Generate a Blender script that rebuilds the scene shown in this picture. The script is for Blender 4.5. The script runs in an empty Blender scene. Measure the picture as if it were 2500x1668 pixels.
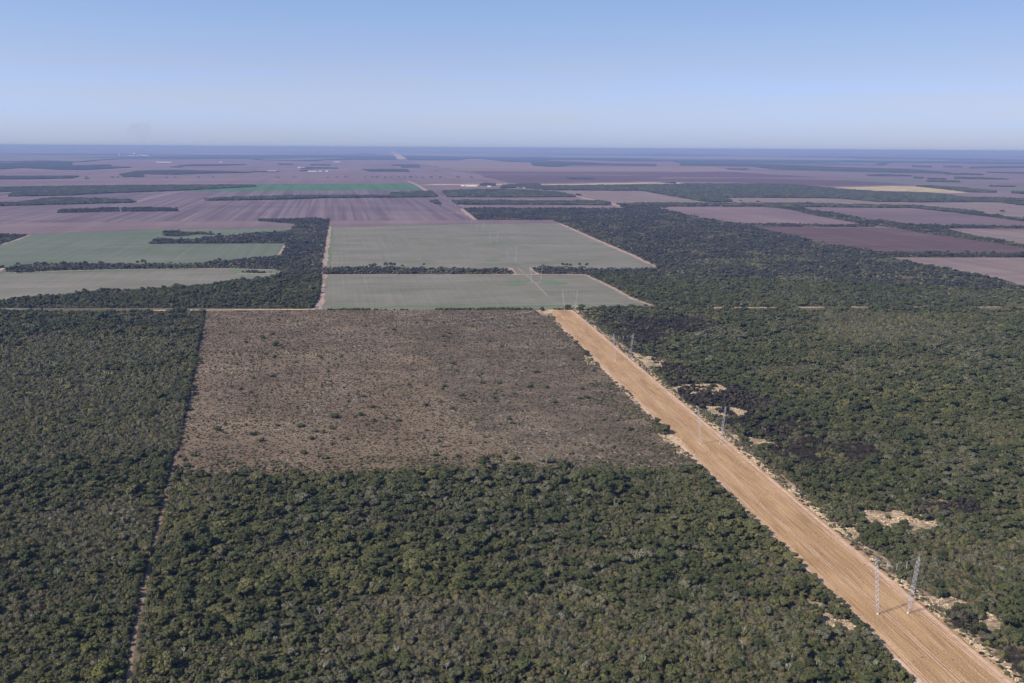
import bpy, bmesh, math, random
import numpy as np
from mathutils import Vector, Matrix, Euler

random.seed(7); rng = np.random.default_rng(11)
S = bpy.context.scene
R = math.radians
# ------------------------------------------------------------------ camera, sky, sun, exposure
H = 290.0                      # flying height, m
F = 35.0 / 36.0 * 2500.0       # focal length in pixels of the 2500 px wide photograph
PITCH = math.atan((834 - 361.0) / F)
cam_d = bpy.data.cameras.new('camera'); cam = bpy.data.objects.new('camera', cam_d)
S.collection.objects.link(cam); S.camera = cam
cam_d.lens = 35; cam_d.sensor_width = 36; cam_d.clip_start = 1.0; cam_d.clip_end = 600000
CR = Matrix.Rotation(math.pi/2 - PITCH, 3, 'X') @ Matrix.Rotation(R(0.344), 3, 'Z')
cam.location = (0, 0, H); cam.rotation_euler = CR.to_euler()

SUN_EL, SUN_AZ = R(41), math.atan2(-35.5, -20.0)      # the sun stands behind and to the left
w = bpy.data.worlds.new('World'); S.world = w; w.use_nodes = True
nt = w.node_tree; bg = nt.nodes['Background']
sky = nt.nodes.new('ShaderNodeTexSky'); sky.sky_type = 'NISHITA'; sky.sun_disc = False
sky.sun_elevation = SUN_EL; sky.sun_rotation = SUN_AZ; sky.altitude = 300
sky.air_density = 1.0; sky.dust_density = 0.6; sky.ozone_density = 2.5
# a clear dry-season sky: the horizon stays lavender blue instead of turning yellow
tc = nt.nodes.new('ShaderNodeTexCoord'); sx = nt.nodes.new('ShaderNodeSeparateXYZ'); rp = nt.nodes.new('ShaderNodeValToRGB'); mx = nt.nodes.new('ShaderNodeMix')
nt.links.new(tc.outputs['Generated'], sx.inputs[0]); 
nz_ = nt.nodes.new('ShaderNodeTexNoise'); mp_ = nt.nodes.new('ShaderNodeMapping'); mp_.inputs['Scale'].default_value = (1.6, 1.6, 22); nz_.inputs['Scale'].default_value = 2.2; nz_.inputs['Detail'].default_value = 4
nt.links.new(tc.outputs['Generated'], mp_.inputs[0]); nt.links.new(mp_.outputs[0], nz_.inputs['Vector'])
ma_ = nt.nodes.new('ShaderNodeMath'); ma_.operation = 'MULTIPLY_ADD'; ma_.inputs[1].default_value = .075; nt.links.new(nz_.outputs['Fac'], ma_.inputs[0])     # faint uneven veils of haze
mb_ = nt.nodes.new('ShaderNodeMath'); mb_.operation = 'SUBTRACT'; mb_.inputs[1].default_value = .0375; nt.links.new(sx.outputs['Z'], mb_.inputs[0]); nt.links.new(mb_.outputs[0], ma_.inputs[2]); nt.links.new(ma_.outputs[0], rp.inputs[0])
for e, (p_, c_) in zip([rp.color_ramp.elements[0], rp.color_ramp.elements[1], rp.color_ramp.elements.new(.5)], ((0.0, (.46, .555, 1.0)), (1.0, (.56, .56, .70)), (.075, (.555, .525, .71)))): e.position = p_; e.color = (*c_, 1)
e = rp.color_ramp.elements.new(.145); e.color = (.55, .56, .70, 1)
mx.data_type = 'RGBA'; mx.blend_type = 'MULTIPLY'; mx.inputs[0].default_value = 1.0
nt.links.new(sky.outputs[0], mx.inputs[6]); nt.links.new(rp.outputs[0], mx.inputs[7])
cl_ = nt.nodes.new('ShaderNodeMix'); cl_.data_type = 'RGBA'; cl_.blend_type = 'MULTIPLY'; cl_.inputs[0].default_value = 1.0     # the side away from the sun is no brighter
r2 = nt.nodes.new('ShaderNodeMapRange'); r2.inputs[1].default_value = -.5; r2.inputs[2].default_value = .6; r2.inputs[3].default_value = 1.07; r2.inputs[4].default_value = .80
nt.links.new(sx.outputs['X'], r2.inputs[0]); nt.links.new(r2.outputs[0], cl_.inputs[7]); nt.links.new(mx.outputs[2], cl_.inputs[6])
nt.links.new(cl_.outputs[2], bg.inputs[0]); bg.inputs[1].default_value = 0.1275
sl = bpy.data.lights.new('sun', 'SUN'); sun = bpy.data.objects.new('sun', sl); S.collection.objects.link(sun)
sl.energy = 3.8; sl.angle = R(0.5); sl.color = (1.0, 0.925, 0.80)
sd = Vector((math.sin(SUN_AZ)*math.cos(SUN_EL), math.cos(SUN_AZ)*math.cos(SUN_EL), math.sin(SUN_EL)))
sun.rotation_euler = sd.to_track_quat('Z', 'Y').to_euler()
vs = S.view_settings; vs.view_transform = 'Standard'; vs.look = 'None'; vs.gamma = 1; vs.exposure = 0.6
S.render.engine = 'CYCLES'
cy = S.cycles; cy.max_bounces = 3; cy.diffuse_bounces = 2; cy.glossy_bounces = 1; cy.volume_bounces = 0
cy.transparent_max_bounces = 4; cy.use_denoising = True; cy.use_light_tree = False
try: cy.denoising_prefilter = 'ACCURATE'
except Exception: pass

# ------------------------------------------------------------------ pixels to ground
ZR = {'Z1': (0, 340, 2.765), 'Z2': (800, 340, 2.765), 'Z3': (1600, 340, 2.611), 'Z4': (0, 500, 2.765),
      'Z5': (750, 500, 2.611), 'Z6': (1600, 500, 2.611), 'D': (0, 0, 0.94), 'F': (0, 0, 1.0)}
HC = 6.0
def G(x, y, z=0.0):
    "the point at height z seen at pixel x, y of the photograph"
    d = CR @ Vector(((x - 1250) / F, -(y - 834) / F, -1.0))
    t = (z - H) / min(d.z, -1e-5)
    return (d.x * t, d.y * t)
def zp(z, X, Y):
    a = ZR[z]; return a[0] + X / a[2], a[1] + Y / a[2]
def poly(spec, hc=HC):
    "mini language: region name, then T (canopy top) or G (ground), then x,y pairs"
    z, mode, out = 'F', 'G', []
    for tok in spec.split():
        if tok in ZR: z = tok
        elif tok in ('T', 'G'): mode = tok
        else:
            X, Y = map(float, tok.split(','))
            out.append(G(*zp(z, X, Y), hc if mode == 'T' else 0.0))
    return out
def inside(px, py, pl):
    n = len(pl); r = np.zeros(len(px), bool); j = n - 1
    for i in range(n):
        xi, yi = pl[i]; xj, yj = pl[j]
        if yi != yj:
            c = ((yi > py) != (yj > py)) & (px < (xj - xi) * (py - yi) / (yj - yi) + xi)
            r ^= c
        j = i
    return r
CRi = np.array(CR.transposed())
def project(x, y, z=0.0):
    p = np.stack([x, y, np.full_like(x, z) - H]); c = CRi @ p
    return 1250 + F * c[0] / -c[2], 834 - F * c[1] / -c[2]

# ------------------------------------------------------------------ object helpers
def link(o): S.collection.objects.link(o); return o
def tag(o, label=None, cat=None, group=None, kind=None):
    if label: o['label'] = label
    if cat: o['category'] = cat
    if group: o['group'] = group
    if kind: o['kind'] = kind
    return o
def mesh_np(name, verts, faces, mats, midx=None, smooth=False):
    me = bpy.data.meshes.new(name)
    me.from_pydata([tuple(v) for v in verts], [], [tuple(f) for f in faces])
    for m in mats: me.materials.append(m)
    if midx is not None: me.polygons.foreach_set('material_index', midx)
    if smooth: me.polygons.foreach_set('use_smooth', [True] * len(me.polygons))
    me.update(); return me
def empty(name, loc, rz=0):
    o = bpy.data.objects.new(name, None); o.empty_display_size = 1
    o.location = loc; o.rotation_euler = (0, 0, rz); return link(o)
def part(name, me, parent):
    o = bpy.data.objects.new(name, me); link(o); o.parent = parent; return o

# ------------------------------------------------------------------ materials
def new_mat(name):
    m = bpy.data.materials.new(name); m.use_nodes = True
    t = m.node_tree; b = t.nodes['Principled BSDF']; b.inputs['Roughness'].default_value = 0.9
    b.inputs['Specular IOR Level'].default_value = 0.15
    return m, t, b
def ramp_node(t, stops, fac):
    r = t.nodes.new('ShaderNodeValToRGB'); cr = r.color_ramp
    while len(cr.elements) < len(stops): cr.elements.new(0.5)
    for e, (p, c) in zip(cr.elements, stops): e.position = p; e.color = (*c, 1)
    t.links.new(fac, r.inputs[0]); return r.outputs[0]
def math_node(t, op, a, b=None, c=None):
    n = t.nodes.new('ShaderNodeMath'); n.operation = op
    for i, v in enumerate((a, b, c)):
        if v is None: continue
        if isinstance(v, (int, float)): n.inputs[i].default_value = v
        else: t.links.new(v, n.inputs[i])
    return n.outputs[0]
def noise_node(t, heading, sx, sy, detail=4, rough=0.6, off=0.0):
    "noise with feature size sx metres across and sy metres along the heading"
    g = t.nodes.new('ShaderNodeNewGeometry')
    v = t.nodes.new('ShaderNodeVectorRotate'); v.rotation_type = 'Z_AXIS'; v.inputs['Angle'].default_value = heading
    t.links.new(g.outputs['Position'], v.inputs['Vector'])
    m = t.nodes.new('ShaderNodeMapping'); m.inputs['Scale'].default_value = (1/sx, 1/sy, 1/min(sx, sy))
    m.inputs['Location'].default_value = (off, off*1.7, off*.3)
    t.links.new(v.outputs[0], m.inputs['Vector'])
    n = t.nodes.new('ShaderNodeTexNoise'); n.inputs['Detail'].default_value = detail; n.inputs['Roughness'].default_value = rough
    n.inputs['Scale'].default_value = 1.0
    t.links.new(m.outputs[0], n.inputs['Vector']); return n.outputs['Fac']
def soil(name, stops, layers, bump=0.0, bump_size=2.0):
    "layers: (weight, heading deg, sx, sy, detail); their weighted sum drives the colour ramp"
    m, t, b = new_mat(name); acc = None; tot = sum(l[0] for l in layers)
    for i, (wt, hd, sx, sy, dt) in enumerate(layers):
        n = noise_node(t, R(hd), sx, sy, dt, 0.62, i * 3.1)
        a = math_node(t, 'MULTIPLY', n, wt / tot)
        acc = a if acc is None else math_node(t, 'ADD', acc, a)
    t.links.new(ramp_node(t, stops, acc), b.inputs['Base Color'])
    if bump:
        n = noise_node(t, 0, bump_size, bump_size, 3)
        bp = t.nodes.new('ShaderNodeBump'); bp.inputs['Strength'].default_value = 1.0; bp.inputs['Distance'].default_value = bump
        t.links.new(n, bp.inputs['Height']); t.links.new(bp.outputs[0], b.inputs['Normal'])
    return m
def leaf_mat(name, stops, zone=0.35, zs=130.0):
    "colour differs from plant to plant (Object Info random) and by zones of the wood"
    m, t, b = new_mat(name)
    oi = t.nodes.new('ShaderNodeObjectInfo')
    z = noise_node(t, 0, zs*1.6, zs, 3, 0.6)
    f = math_node(t, 'ADD', math_node(t, 'MULTIPLY', oi.outputs['Random'], 1 - zone), math_node(t, 'MULTIPLY', math_node(t, 'MULTIPLY_ADD', z, 2.4, -0.7), zone))
    t.links.new(ramp_node(t, stops, f), b.inputs['Base Color'])
    b.inputs['Roughness'].default_value = 0.75
    return m
def plain(name, col, rough=0.8, metal=0.0):
    m, t, b = new_mat(name)
    n = noise_node(t, 0, 3, 3, 2)
    c0 = tuple(v * 0.85 for v in col); c1 = tuple(min(1, v * 1.12) for v in col)
    t.links.new(ramp_node(t, [(0.3, c0), (0.7, c1)], n), b.inputs['Base Color'])
    b.inputs['Roughness'].default_value = rough; b.inputs['Metallic'].default_value = metal
    return m
HD = -10.0; HS = -7.6          # headings of the field grid and of the cut strip
# low values of the ramp sit near 0.35 and high near 0.65 because summed noise is narrow
M = {}
M['floor'] = soil('woodland_floor', [(0.36, (.060, .052, .032)), (0.48, (.095, .080, .050)), (0.60, (.145, .118, .078)), (0.68, (.21, .168, .12))],
                  [(1, 0, 14, 9, 5), (1, 0, 3, 3, 3)], 0.5, 2.0)
M['scrub'] = soil('cleared_scrub_soil', [(0.35, (.082, .056, .036)), (0.46, (.134, .096, .062)), (0.54, (.176, .127, .082)), (0.66, (.28, .208, .136))],
                  [(1.0, 84, 1.2, 16, 4), (1.2, 0, 120, 90, 4), (1.0, 0, 1.3, 1.3, 4)], 0.5, 1.6)
M['strip'] = soil('tilled_strip_soil', [(0.38, (.17, .098, .048)), (0.46, (.305, .182, .092)), (0.54, (.405, .252, .132)), (0.65, (.56, .39, .235))],
                  [(1.3, HS, 1.2, 45, 3), (0.8, HS, 16, 70, 3), (1.5, 0, 1.0, 1.0, 4)], 0.5, 1.1)
M['scrub_dark'] = soil('darker_cleared_soil', [(0.36, (.070, .051, .035)), (0.46, (.108, .081, .055)), (0.54, (.150, .112, .076)), (0.66, (.25, .19, .13))], [(0.9, 84, 1.2, 16, 4), (1.5, 0, 70, 45, 5), (0.9, 0, 1.3, 1.3, 4)], 0.5, 1.6)
M['verge'] = soil('verge_soil', [(0.36, (.10, .08, .055)), (0.46, (.17, .125, .085)), (0.54, (.27, .195, .13)), (0.64, (.46, .35, .24))], [(1, HS, 3, 9, 5), (1, 0, 16, 16, 3)], 0.6, 1.8)
M['ruddy'] = soil('ruddy_track_soil', [(0.36, (.15, .105, .072)), (0.6, (.25, .17, .12))], [(1, 0, 6, 6, 3)])
M['track'] = soil('dirt_track_soil', [(0.36, (.36, .23, .16)), (0.5, (.48, .32, .23)), (0.66, (.58, .42, .31))], [(1, HS, 1.5, 30, 3), (1, 0, 5, 5, 3)])
M['sandy'] = soil('sandy_opening', [(0.40, (.13, .098, .066)), (0.48, (.24, .175, .112)), (0.56, (.37, .275, .178)), (0.66, (.52, .40, .27))], [(1.2, 80, 2.5, 6, 5), (1, 0, 10, 10, 4)], 0.6, 1.5)
M['track_thin'] = soil('worn_crop_soil', [(0.36, (.17, .15, .11)), (0.62, (.28, .22, .17))], [(1, 0, 9, 9, 3)])
M['pink_track'] = soil('pinkish_track_soil', [(0.36, (.22, .155, .13)), (0.5, (.31, .22, .18)), (0.66, (.42, .31, .25))], [(1, HD, 3, 50, 3), (1, 0, 12, 12, 3)])
M['sand'] = soil('pale_sand', [(0.36, (.30, .215, .13)), (0.5, (.46, .34, .21)), (0.66, (.60, .46, .30))], [(1, 80, 2, 6, 4), (1, 0, 8, 8, 3)], 0.5, 1.5)
M['crop'] = soil('sparse_crop', [(0.41, (.122, .118, .082)), (0.48, (.152, .143, .107)), (0.54, (.175, .160, .125)), (0.62, (.205, .185, .15))],
                 [(0.5, HD, 7, 700, 2), (0.9, 80, 22, 200, 4), (1.0, 0, 240, 130, 5), (0.5, 50, 6, 40, 3)])
M['crop_green'] = soil('young_green_crop', [(0.36, (.076, .104, .058)), (0.46, (.100, .120, .076)), (0.56, (.130, .138, .100)), (0.66, (.16, .158, .12))],
                 [(0.8, HD, 14, 900, 2), (0.8, 60, 40, 400, 4), (1.3, 0, 520, 300, 4)])
M['lush'] = soil('lush_green', [(0.36, (.075, .128, .056)), (0.6, (.135, .165, .092))], [(1, 80, 14, 120, 4)])
M['green_far'] = soil('bright_green_crop', [(0.36, (.045, .108, .040)), (0.6, (.072, .135, .055))], [(1, HD, 60, 1500, 3)])
M['plowed'] = soil('ploughed_soil', [(0.36, (.085, .060, .070)), (0.47, (.118, .084, .096)), (0.55, (.158, .116, .128)), (0.66, (.195, .148, .155))],
                 [(1.5, HD, 28, 2600, 2), (0.7, 80, 60, 700, 3), (0.6, 0, 500, 400, 4)])
M['plain'] = soil('bare_farmland', [(0.36, (.112, .077, .082)), (0.5, (.158, .110, .114)), (0.64, (.21, .152, .15))],
                 [(1, 80, 350, 5000, 3), (1, 0, 1500, 2600, 4), (0.6, HD, 90, 4000, 2)])
M['maroon'] = soil('maroon_soil', [(0.36, (.074, .045, .045)), (0.5, (.096, .060, .058)), (0.64, (.122, .078, .074))], [(1, HD, 30, 900, 2), (1, 80, 60, 500, 4)])
M['pink'] = soil('pinkish_soil', [(0.36, (.145, .105, .100)), (0.5, (.18, .134, .122)), (0.64, (.225, .170, .150))], [(1, HD, 30, 900, 2), (1, 80, 60, 500, 4)])
M['dark_far'] = soil('dark_ploughed_soil', [(0.36, (.085, .048, .048)), (0.6, (.120, .072, .066))], [(1, 80, 300, 4000, 3)])
M['tan_far'] = soil('tan_stubble', [(0.36, (.165, .115, .098)), (0.6, (.22, .155, .125))], [(1, 80, 300, 4000, 3)])
M['straw'] = soil('straw_field', [(0.38, (.22, .165, .105)), (0.5, (.36, .28, .16)), (0.62, (.48, .38, .23))], [(1, 80, 40, 400, 3), (1, 0, 100, 60, 3)])
# far ground: woodland with scattered fields, kilometres away
m, t, b = new_mat('distant_country')
g = t.nodes.new('ShaderNodeNewGeometry')
vr = t.nodes.new('ShaderNodeVectorRotate'); vr.rotation_type = 'Z_AXIS'; vr.inputs['Angle'].default_value = R(10)
t.links.new(g.outputs['Position'], vr.inputs['Vector'])
mp = t.nodes.new('ShaderNodeMapping'); mp.inputs['Scale'].default_value = (1/5200, 1/6500, 0.0); t.links.new(vr.outputs[0], mp.inputs['Vector'])
vo = t.nodes.new('ShaderNodeTexVoronoi'); vo.inputs['Scale'].default_value = 1; vo.distance = 'CHEBYCHEV'; vo.inputs['Randomness'].default_value = .9
t.links.new(mp.outputs[0], vo.inputs['Vector'])
sep = t.nodes.new('ShaderNodeSeparateColor'); t.links.new(vo.outputs['Color'], sep.inputs[0])
big = noise_node(t, 0, 30000, 22000, 3)
fac = math_node(t, 'ADD', math_node(t, 'MULTIPLY', sep.outputs[0], 0.55), math_node(t, 'MULTIPLY', big, 0.9))
t.links.new(ramp_node(t, [(0.0, (.030, .042, .026)), (0.70, (.048, .056, .038)), (0.73, (.13, .11, .085)), (1.0, (.24, .20, .16))], fac), b.inputs['Base Color'])
M['far'] = m
M['metal'] = plain('galvanised_steel', (.42, .43, .47), 0.5, 0.2)
M['cable'] = plain('steel_cable', (.40, .41, .43), 0.5, 0.3)
M['insul'] = plain('pale_insulator', (.62, .66, .64), 0.4)
M['whiteroof'] = plain('white_sheet_roof', (.86, .86, .84), 0.6)
M['whitewall'] = plain('white_wall', (.80, .80, .78), 0.7)
M['greyroof'] = plain('dull_sheet_roof', (.45, .43, .42), 0.6)
M['creamwall'] = plain('cream_wall', (.62, .56, .48), 0.8)
M['dark'] = plain('dark_opening', (.05, .05, .055), 0.8)
M['bark'] = plain('grey_bark', (.20, .175, .145), 0.9)
M['deadwood'] = plain('bleached_wood', (.46, .43, .39), 0.9)
M['wood'] = plain('weathered_post', (.22, .18, .14), 0.9)
M['cactus'] = leaf_mat('cactus_skin', [(0, (.17, .21, .12)), (1, (.27, .31, .20))], 0.1)
M['leaf_dark'] = leaf_mat('dark_green_leaves', [(0, (.034, .042, .018)), (.5, (.062, .070, .028)), (1, (.105, .108, .044))])
M['leaf_far_shade'] = leaf_mat('shaded_far_leaves', [(0, (.023, .025, .020)), (.5, (.037, .038, .028)), (1, (.056, .055, .040))])  # darker green for far trees and clumps, shade between crowns painted into it
M['leaf_olive'] = leaf_mat('olive_green_leaves', [(0, (.058, .062, .026)), (.5, (.094, .092, .037)), (1, (.150, .138, .056))])
M['leaf_yellow'] = leaf_mat('yellowish_green_leaves', [(0, (.092, .096, .028)), (1, (.138, .134, .040))])
M['leaf_grey'] = leaf_mat('grey_green_leaves', [(0, (.062, .064, .038)), (.6, (.104, .101, .060)), (1, (.170, .155, .100))])
M['leaf_brown'] = leaf_mat('brownish_olive_leaves', [(0, (.085, .074, .038)), (1, (.135, .114, .062))])
M['twig_brown'] = leaf_mat('bare_brown_twigs', [(0, (.090, .076, .048)), (.6, (.135, .114, .074)), (1, (.19, .16, .11))])
M['twig_grey'] = leaf_mat('bare_grey_twigs', [(0, (.130, .118, .082)), (1, (.22, .20, .15))])
M['burnt'] = leaf_mat('scorched_scrub', [(0, (.030, .026, .021)), (.6, (.052, .043, .033)), (1, (.095, .076, .055))])
M['dry'] = leaf_mat('dry_brush', [(0, (.072, .056, .038)), (.45, (.125, .096, .066)), (.78, (.088, .082, .046)), (.90, (.20, .16, .11)), (1, (.36, .30, .22))], 0.2)
M['clod'] = leaf_mat('pale_clods', [(0, (.34, .25, .16)), (1, (.58, .46, .31))], 0.1)

# ------------------------------------------------------------------ the ground
def sheet(name, pl, mat, z, kind='structure'):
    bm = bmesh.new(); vs_ = [bm.verts.new((x, y, z)) for x, y in pl]
    f = bm.faces.new(vs_); f.normal_update()
    if f.normal.z < 0: f.normal_flip()
    bmesh.ops.triangulate(bm, faces=[f])
    me = bpy.data.meshes.new(name); bm.to_mesh(me); bm.free(); me.materials.append(mat)
    o = link(bpy.data.objects.new(name, me)); tag(o, kind=kind); return o
def ribbon(name, pts, width, mat, z, jit=0.15, step=None):
    "a road or track: a sheet of the given width along the points, with uneven edges"
    P = [Vector((x, y, 0)) for x, y in pts]; q = []
    for a, b_ in zip(P[:-1], P[1:]):
        L = (b_ - a).length; n = max(1, int(L / (step or max(width*1.2, 8))))
        for k in range(n): q.append(a.lerp(b_, k / n))
    q.append(P[-1]); vs_, fs = [], []
    for i, p in enumerate(q):
        d = (q[min(i+1, len(q)-1)] - q[max(i-1, 0)]).normalized(); nrm = Vector((-d.y, d.x, 0))
        wa = width/2 * (1 + random.uniform(-jit, jit)); wb = width/2 * (1 + random.uniform(-jit, jit))
        vs_ += [p + nrm*wa + Vector((0, 0, z)), p - nrm*wb + Vector((0, 0, z))]
        if i: fs.append((2*i-2, 2*i-1, 2*i+1, 2*i))
    me = mesh_np(name, vs_, fs, [mat]); o = link(bpy.data.objects.new(name, me)); tag(o, kind='structure'); return o

FARD = 400000.0
sheet('ground', [(-260000, -800), (260000, -800), (260000, FARD), (-260000, FARD)], M['far'], 0)
NEAR = [(-1400, -700), (1600, -700), (3200, 4200), (-3200, 4200)]
sheet('woodland_floor', NEAR, M['floor'], 0.02)
belt = poly('Z1 G -900,200 0,155 250,150 480,158 560,152 620,145 800,135 1200,136 1480,133 1700,133 1740,142 2100,150 2160,142 2350,140 '
            'Z2 100,138 480,140 700,143 880,143 930,132 1050,132 1200,152 1380,155 1500,140 1700,140 2000,150 2350,150 '
            'Z3 160,152 500,148 1000,160 1450,168 1500,150 2000,155 2350,160 3200,200')
sheet('bare_farmland', belt + poly('F G 3900,560 3500,640 2700,570 2400,560 1900,555 1300,545 400,560 -700,600'), M['plain'], 0.5)
sheet('ploughed_field', poly('Z1 G -600,355 0,352 700,368 1200,350 1410,345 2350,345 Z2 640,345 780,350 850,395 920,470 1005,548 0,551 Z1 1750,552 1000,556 350,565 0,572 -600,590'), M['plowed'], 0.6)
sheet('green_field', poly('Z1 G 1180,352 1400,340 1710,318 1740,302 2350,302 Z2 -10,300 570,300 645,345'), M['green_far'], 0.7)
sheet('dark_field', poly('Z2 G 900,216 1500,220 2350,220 Z3 0,213 450,206 750,226 1060,244 300,245 0,243 Z2 2300,250 1750,238 1230,240 1000,240'), M['dark_far'], 0.8)
sheet('dark_field', poly('Z2 G 1000,243 1200,242 1700,243 2350,250 Z3 0,250 600,250 1200,262 1650,290 1080,300 500,275 0,272 Z2 2350,282 1800,290 1230,302 1090,268'), M['maroon'], 0.75)
sheet('tan_field', poly('Z2 G 560,150 1000,134 1250,155 1600,190 2350,190 Z3 0,185 350,178 600,210 440,206 0,210 Z2 2350,218 1600,218 900,212 700,180'), M['tan_far'], 0.72)
sheet('straw_field', poly('Z2 G 600,312 720,304 1040,303 1250,300 1300,306 1700,302 1850,297 2350,291 Z3 0,275 150,276 215,285 0,288 Z2 2350,300 1800,309 1200,312 900,310'), M['straw'], 0.9)
sheet('straw_field', poly('Z3 G 950,297 1150,308 1330,305 1480,300 1650,302 1800,315 2010,340 1900,345 1600,334 1400,330 1250,326 1080,312'), M['straw'], 0.9)
sheet('green_field', poly('Z3 G 1150,250 1400,252 1650,262 1950,275 2250,285 2100,292 1700,280 1420,276'), M['crop_green'], 0.85)
sheet('green_field', poly('Z3 G 2200,308 2350,308 2700,320 2700,345 2300,335'), M['crop_green'], 0.85)
sheet('pinkish_field', poly('Z2 G 1540,346 2130,350 2350,380 Z3 340,410 0,425 Z2 1940,440 1700,400 1660,380'), M['pink'], 0.7)
sheet('pinkish_field', poly('Z3 G 430,374 1150,376 1400,400 1980,405 2350,395 2900,395 2900,560 2350,500 2000,480 1640,436 1200,430 640,420 520,405'), M['pink'], 0.7)
sheet('maroon_field', poly('Z3 G 20,432 700,432 1000,480 1380,545 900,560 500,550 300,505'), M['maroon'], 0.35)
sheet('maroon_field', poly('Z3 G 880,433 1640,437 2350,525 3000,610 3000,560 2350,560 1500,560'), M['maroon'], 0.35)
sheet('maroon_field', poly('Z6 G 600,138 1540,145 2350,280 2900,400 2900,310 1500,310 1000,260'), M['maroon'], 0.30)
sheet('pinkish_field', poly('Z6 G 1830,150 2350,150 2800,150 2800,330 2350,260'), M['pink'], 0.34)
sheet('pinkish_field', poly('Z6 G 1510,336 2350,338 2900,338 2900,640 2350,540 1800,400'), M['pink'], 0.12)
for sp in ('Z1 G 1560,72 2300,69 2300,78 1560,80', 'Z1 G 1500,88 2200,92 2200,98 1500,96', 'Z1 G 0,92 400,92 400,97 0,98', 'Z2 G -20,88 180,90 180,99 -20,99', 'Z2 G 60,70 330,68 330,74 60,76',
           'Z2 G 900,69 1360,76 1360,83 900,77', 'Z2 G 1200,92 1520,94 1520,100 1200,98', 'Z3 G 0,84 1000,97 2350,118 2350,127 1000,104 0,93', 'Z3 G 500,66 1500,76 2350,92 2350,96 1500,81 500,70',
           'Z1 G 400,150 700,143 700,148 420,155', 'Z1 G 500,78 600,76 600,80 500,82', 'Z2 G 1600,86 2350,96 2350,101 1600,92', 'Z3 G 1900,137 2350,142 2350,146 1900,141'):
    sheet('distant_field', poly(sp), M['pink'], 0.9)
# the grey-green crop fields in the middle and on the left
sheet('crop_field', poly('Z4 G -400,125 0,118 350,120 1000,112 1740,108 2030,130 2130,300 1960,350 1300,440 0,470 -400,500'), M['crop_green'], 0.14)
sheet('crop_field', poly('Z4 G -400,455 30,455 350,440 1500,426 2100,440 2000,500 1500,570 0,720 -400,740'), M['crop'], 0.10)
sheet('crop_field', poly('Z5 G 150,101 1080,98 1555,98 1755,185 1905,252 2085,325 2235,402 1800,415 90,415'), M['crop'], 0.12)
sheet('crop_field', poly('Z5 G 98,446 1770,443 1860,485 1975,540 2085,600 2205,645 1770,665 60,675'), M['crop'], 0.10)
sheet('field_gap', poly('Z5 G 1270,400 1440,400 1500,452 1300,452'), M['crop'], 0.16)
# lush streaks round the pylon feet and along the headlands
for sp in ('Z5 G 910,103 1080,101 1240,100 1240,105 1000,106', 'Z5 G 1270,486 1330,484 1420,494 1390,503 1320,512 1275,500',
           'Z5 G 1480,492 1560,486 1640,492 1665,503 1600,511 1510,508', 'Z5 G 1130,350 1180,347 1230,352 1220,361 1150,364 1130,358',
           'Z5 G 1060,249 1130,251 1200,250 1330,252 1320,258 1200,257 1120,256 1060,254', 'Z5 G 1020,170 1100,169 1220,171 1200,175 1080,175',
           'Z5 G 150,648 1520,640 1800,634 1790,650 150,660', 'Z4 G 1530,440 1900,445 1850,468 1600,470', 'Z5 G 150,160 165,160 150,380 128,380'):
    sheet('lush_grass', poly(sp), M['lush'], 0.20)
# roads and tracks
ribbon('dirt_road', poly('Z5 G 145,95 125,200 108,330 98,400 95,445 82,560 62,665'), 22, M['pink_track'], 0.26, .35, 30)
ribbon('dirt_road', poly('Z5 G 1552,98 1655,138 1755,183 1905,250 2085,326 2232,394'), 18, M['pink_track'], 0.26, .3, 30)
ribbon('dirt_road', poly('Z5 G 1300,445 1640,443 1775,447 1860,485 1975,540 2085,600 2200,642'), 14, M['pink_track'], 0.24, .3, 30)
ribbon('dirt_road', poly('Z5 G 1425,403 1450,422 1485,445'), 12, M['pink_track'], 0.25, .3, 20)
ribbon('dirt_road', poly('Z5 G 1290,403 1310,422 1318,445'), 12, M['pink_track'], 0.25, .3, 20)
ribbon('dirt_track', poly('Z5 G 1345,402 1400,455 1460,505 1530,582'), 5, M['track_thin'], 0.27, .3, 20)
ribbon('dirt_road', poly('Z5 G 105,446 600,444 1300,443'), 7, M['pink_track'], 0.22, .3, 30)
ribbon('dirt_road', poly('Z2 G 905,470 1000,545'), 26, M['pink_track'], 0.8, .3, 40)
ribbon('dirt_road', poly('Z2 G 850,430 900,450'), 30, M['pink_track'], 0.8, .3, 40)
ribbon('dirt_road', poly('Z4 G 1940,265 1900,340'), 16, M['pink_track'], 0.30, .3, 40)
ribbon('dirt_road', poly('Z4 G 200,204 120,235 0,272'), 12, M['pink_track'], 0.30, .3, 40)
ribbon('dirt_road', poly('Z4 G -60,462 0,440 30,425'), 22, M['pink_track'], 0.30, .3, 40)
ribbon('dirt_road', poly('Z4 G 30,462 350,449 800,438 1490,430 1860,440'), 7, M['pink_track'], 0.24, .4, 40)
ribbon('dirt_road', poly('Z4 G 1600,465 1780,466 1860,462'), 8, M['pink_track'], 0.25, .3, 40)
ribbon('dirt_road', poly('Z1 G 905,430 1000,400 1240,350'), 11, M['pink_track'], 0.8, .3, 60)
ribbon('dirt_road', poly('Z1 G 1330,417 1392,412'), 12, M['pink_track'], 0.8, .3, 60)
ribbon('dirt_road', poly('Z2 G 540,283 600,308 740,395'), 24, M['pink_track'], 0.95, .2, 60)
ribbon('dirt_road', poly('Z2 G 1670,384 1760,405 1900,432 2020,465'), 34, M['pink_track'], 0.8, .3, 60)
ribbon('dirt_road', poly('Z2 G 950,218 1050,255 1230,304'), 30, M['tan_far'], 0.95, .2, 90)
ribbon('dirt_road', poly('Z6 G 205,100 300,122'), 16, M['sand'], 0.28, .4, 30)
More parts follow.
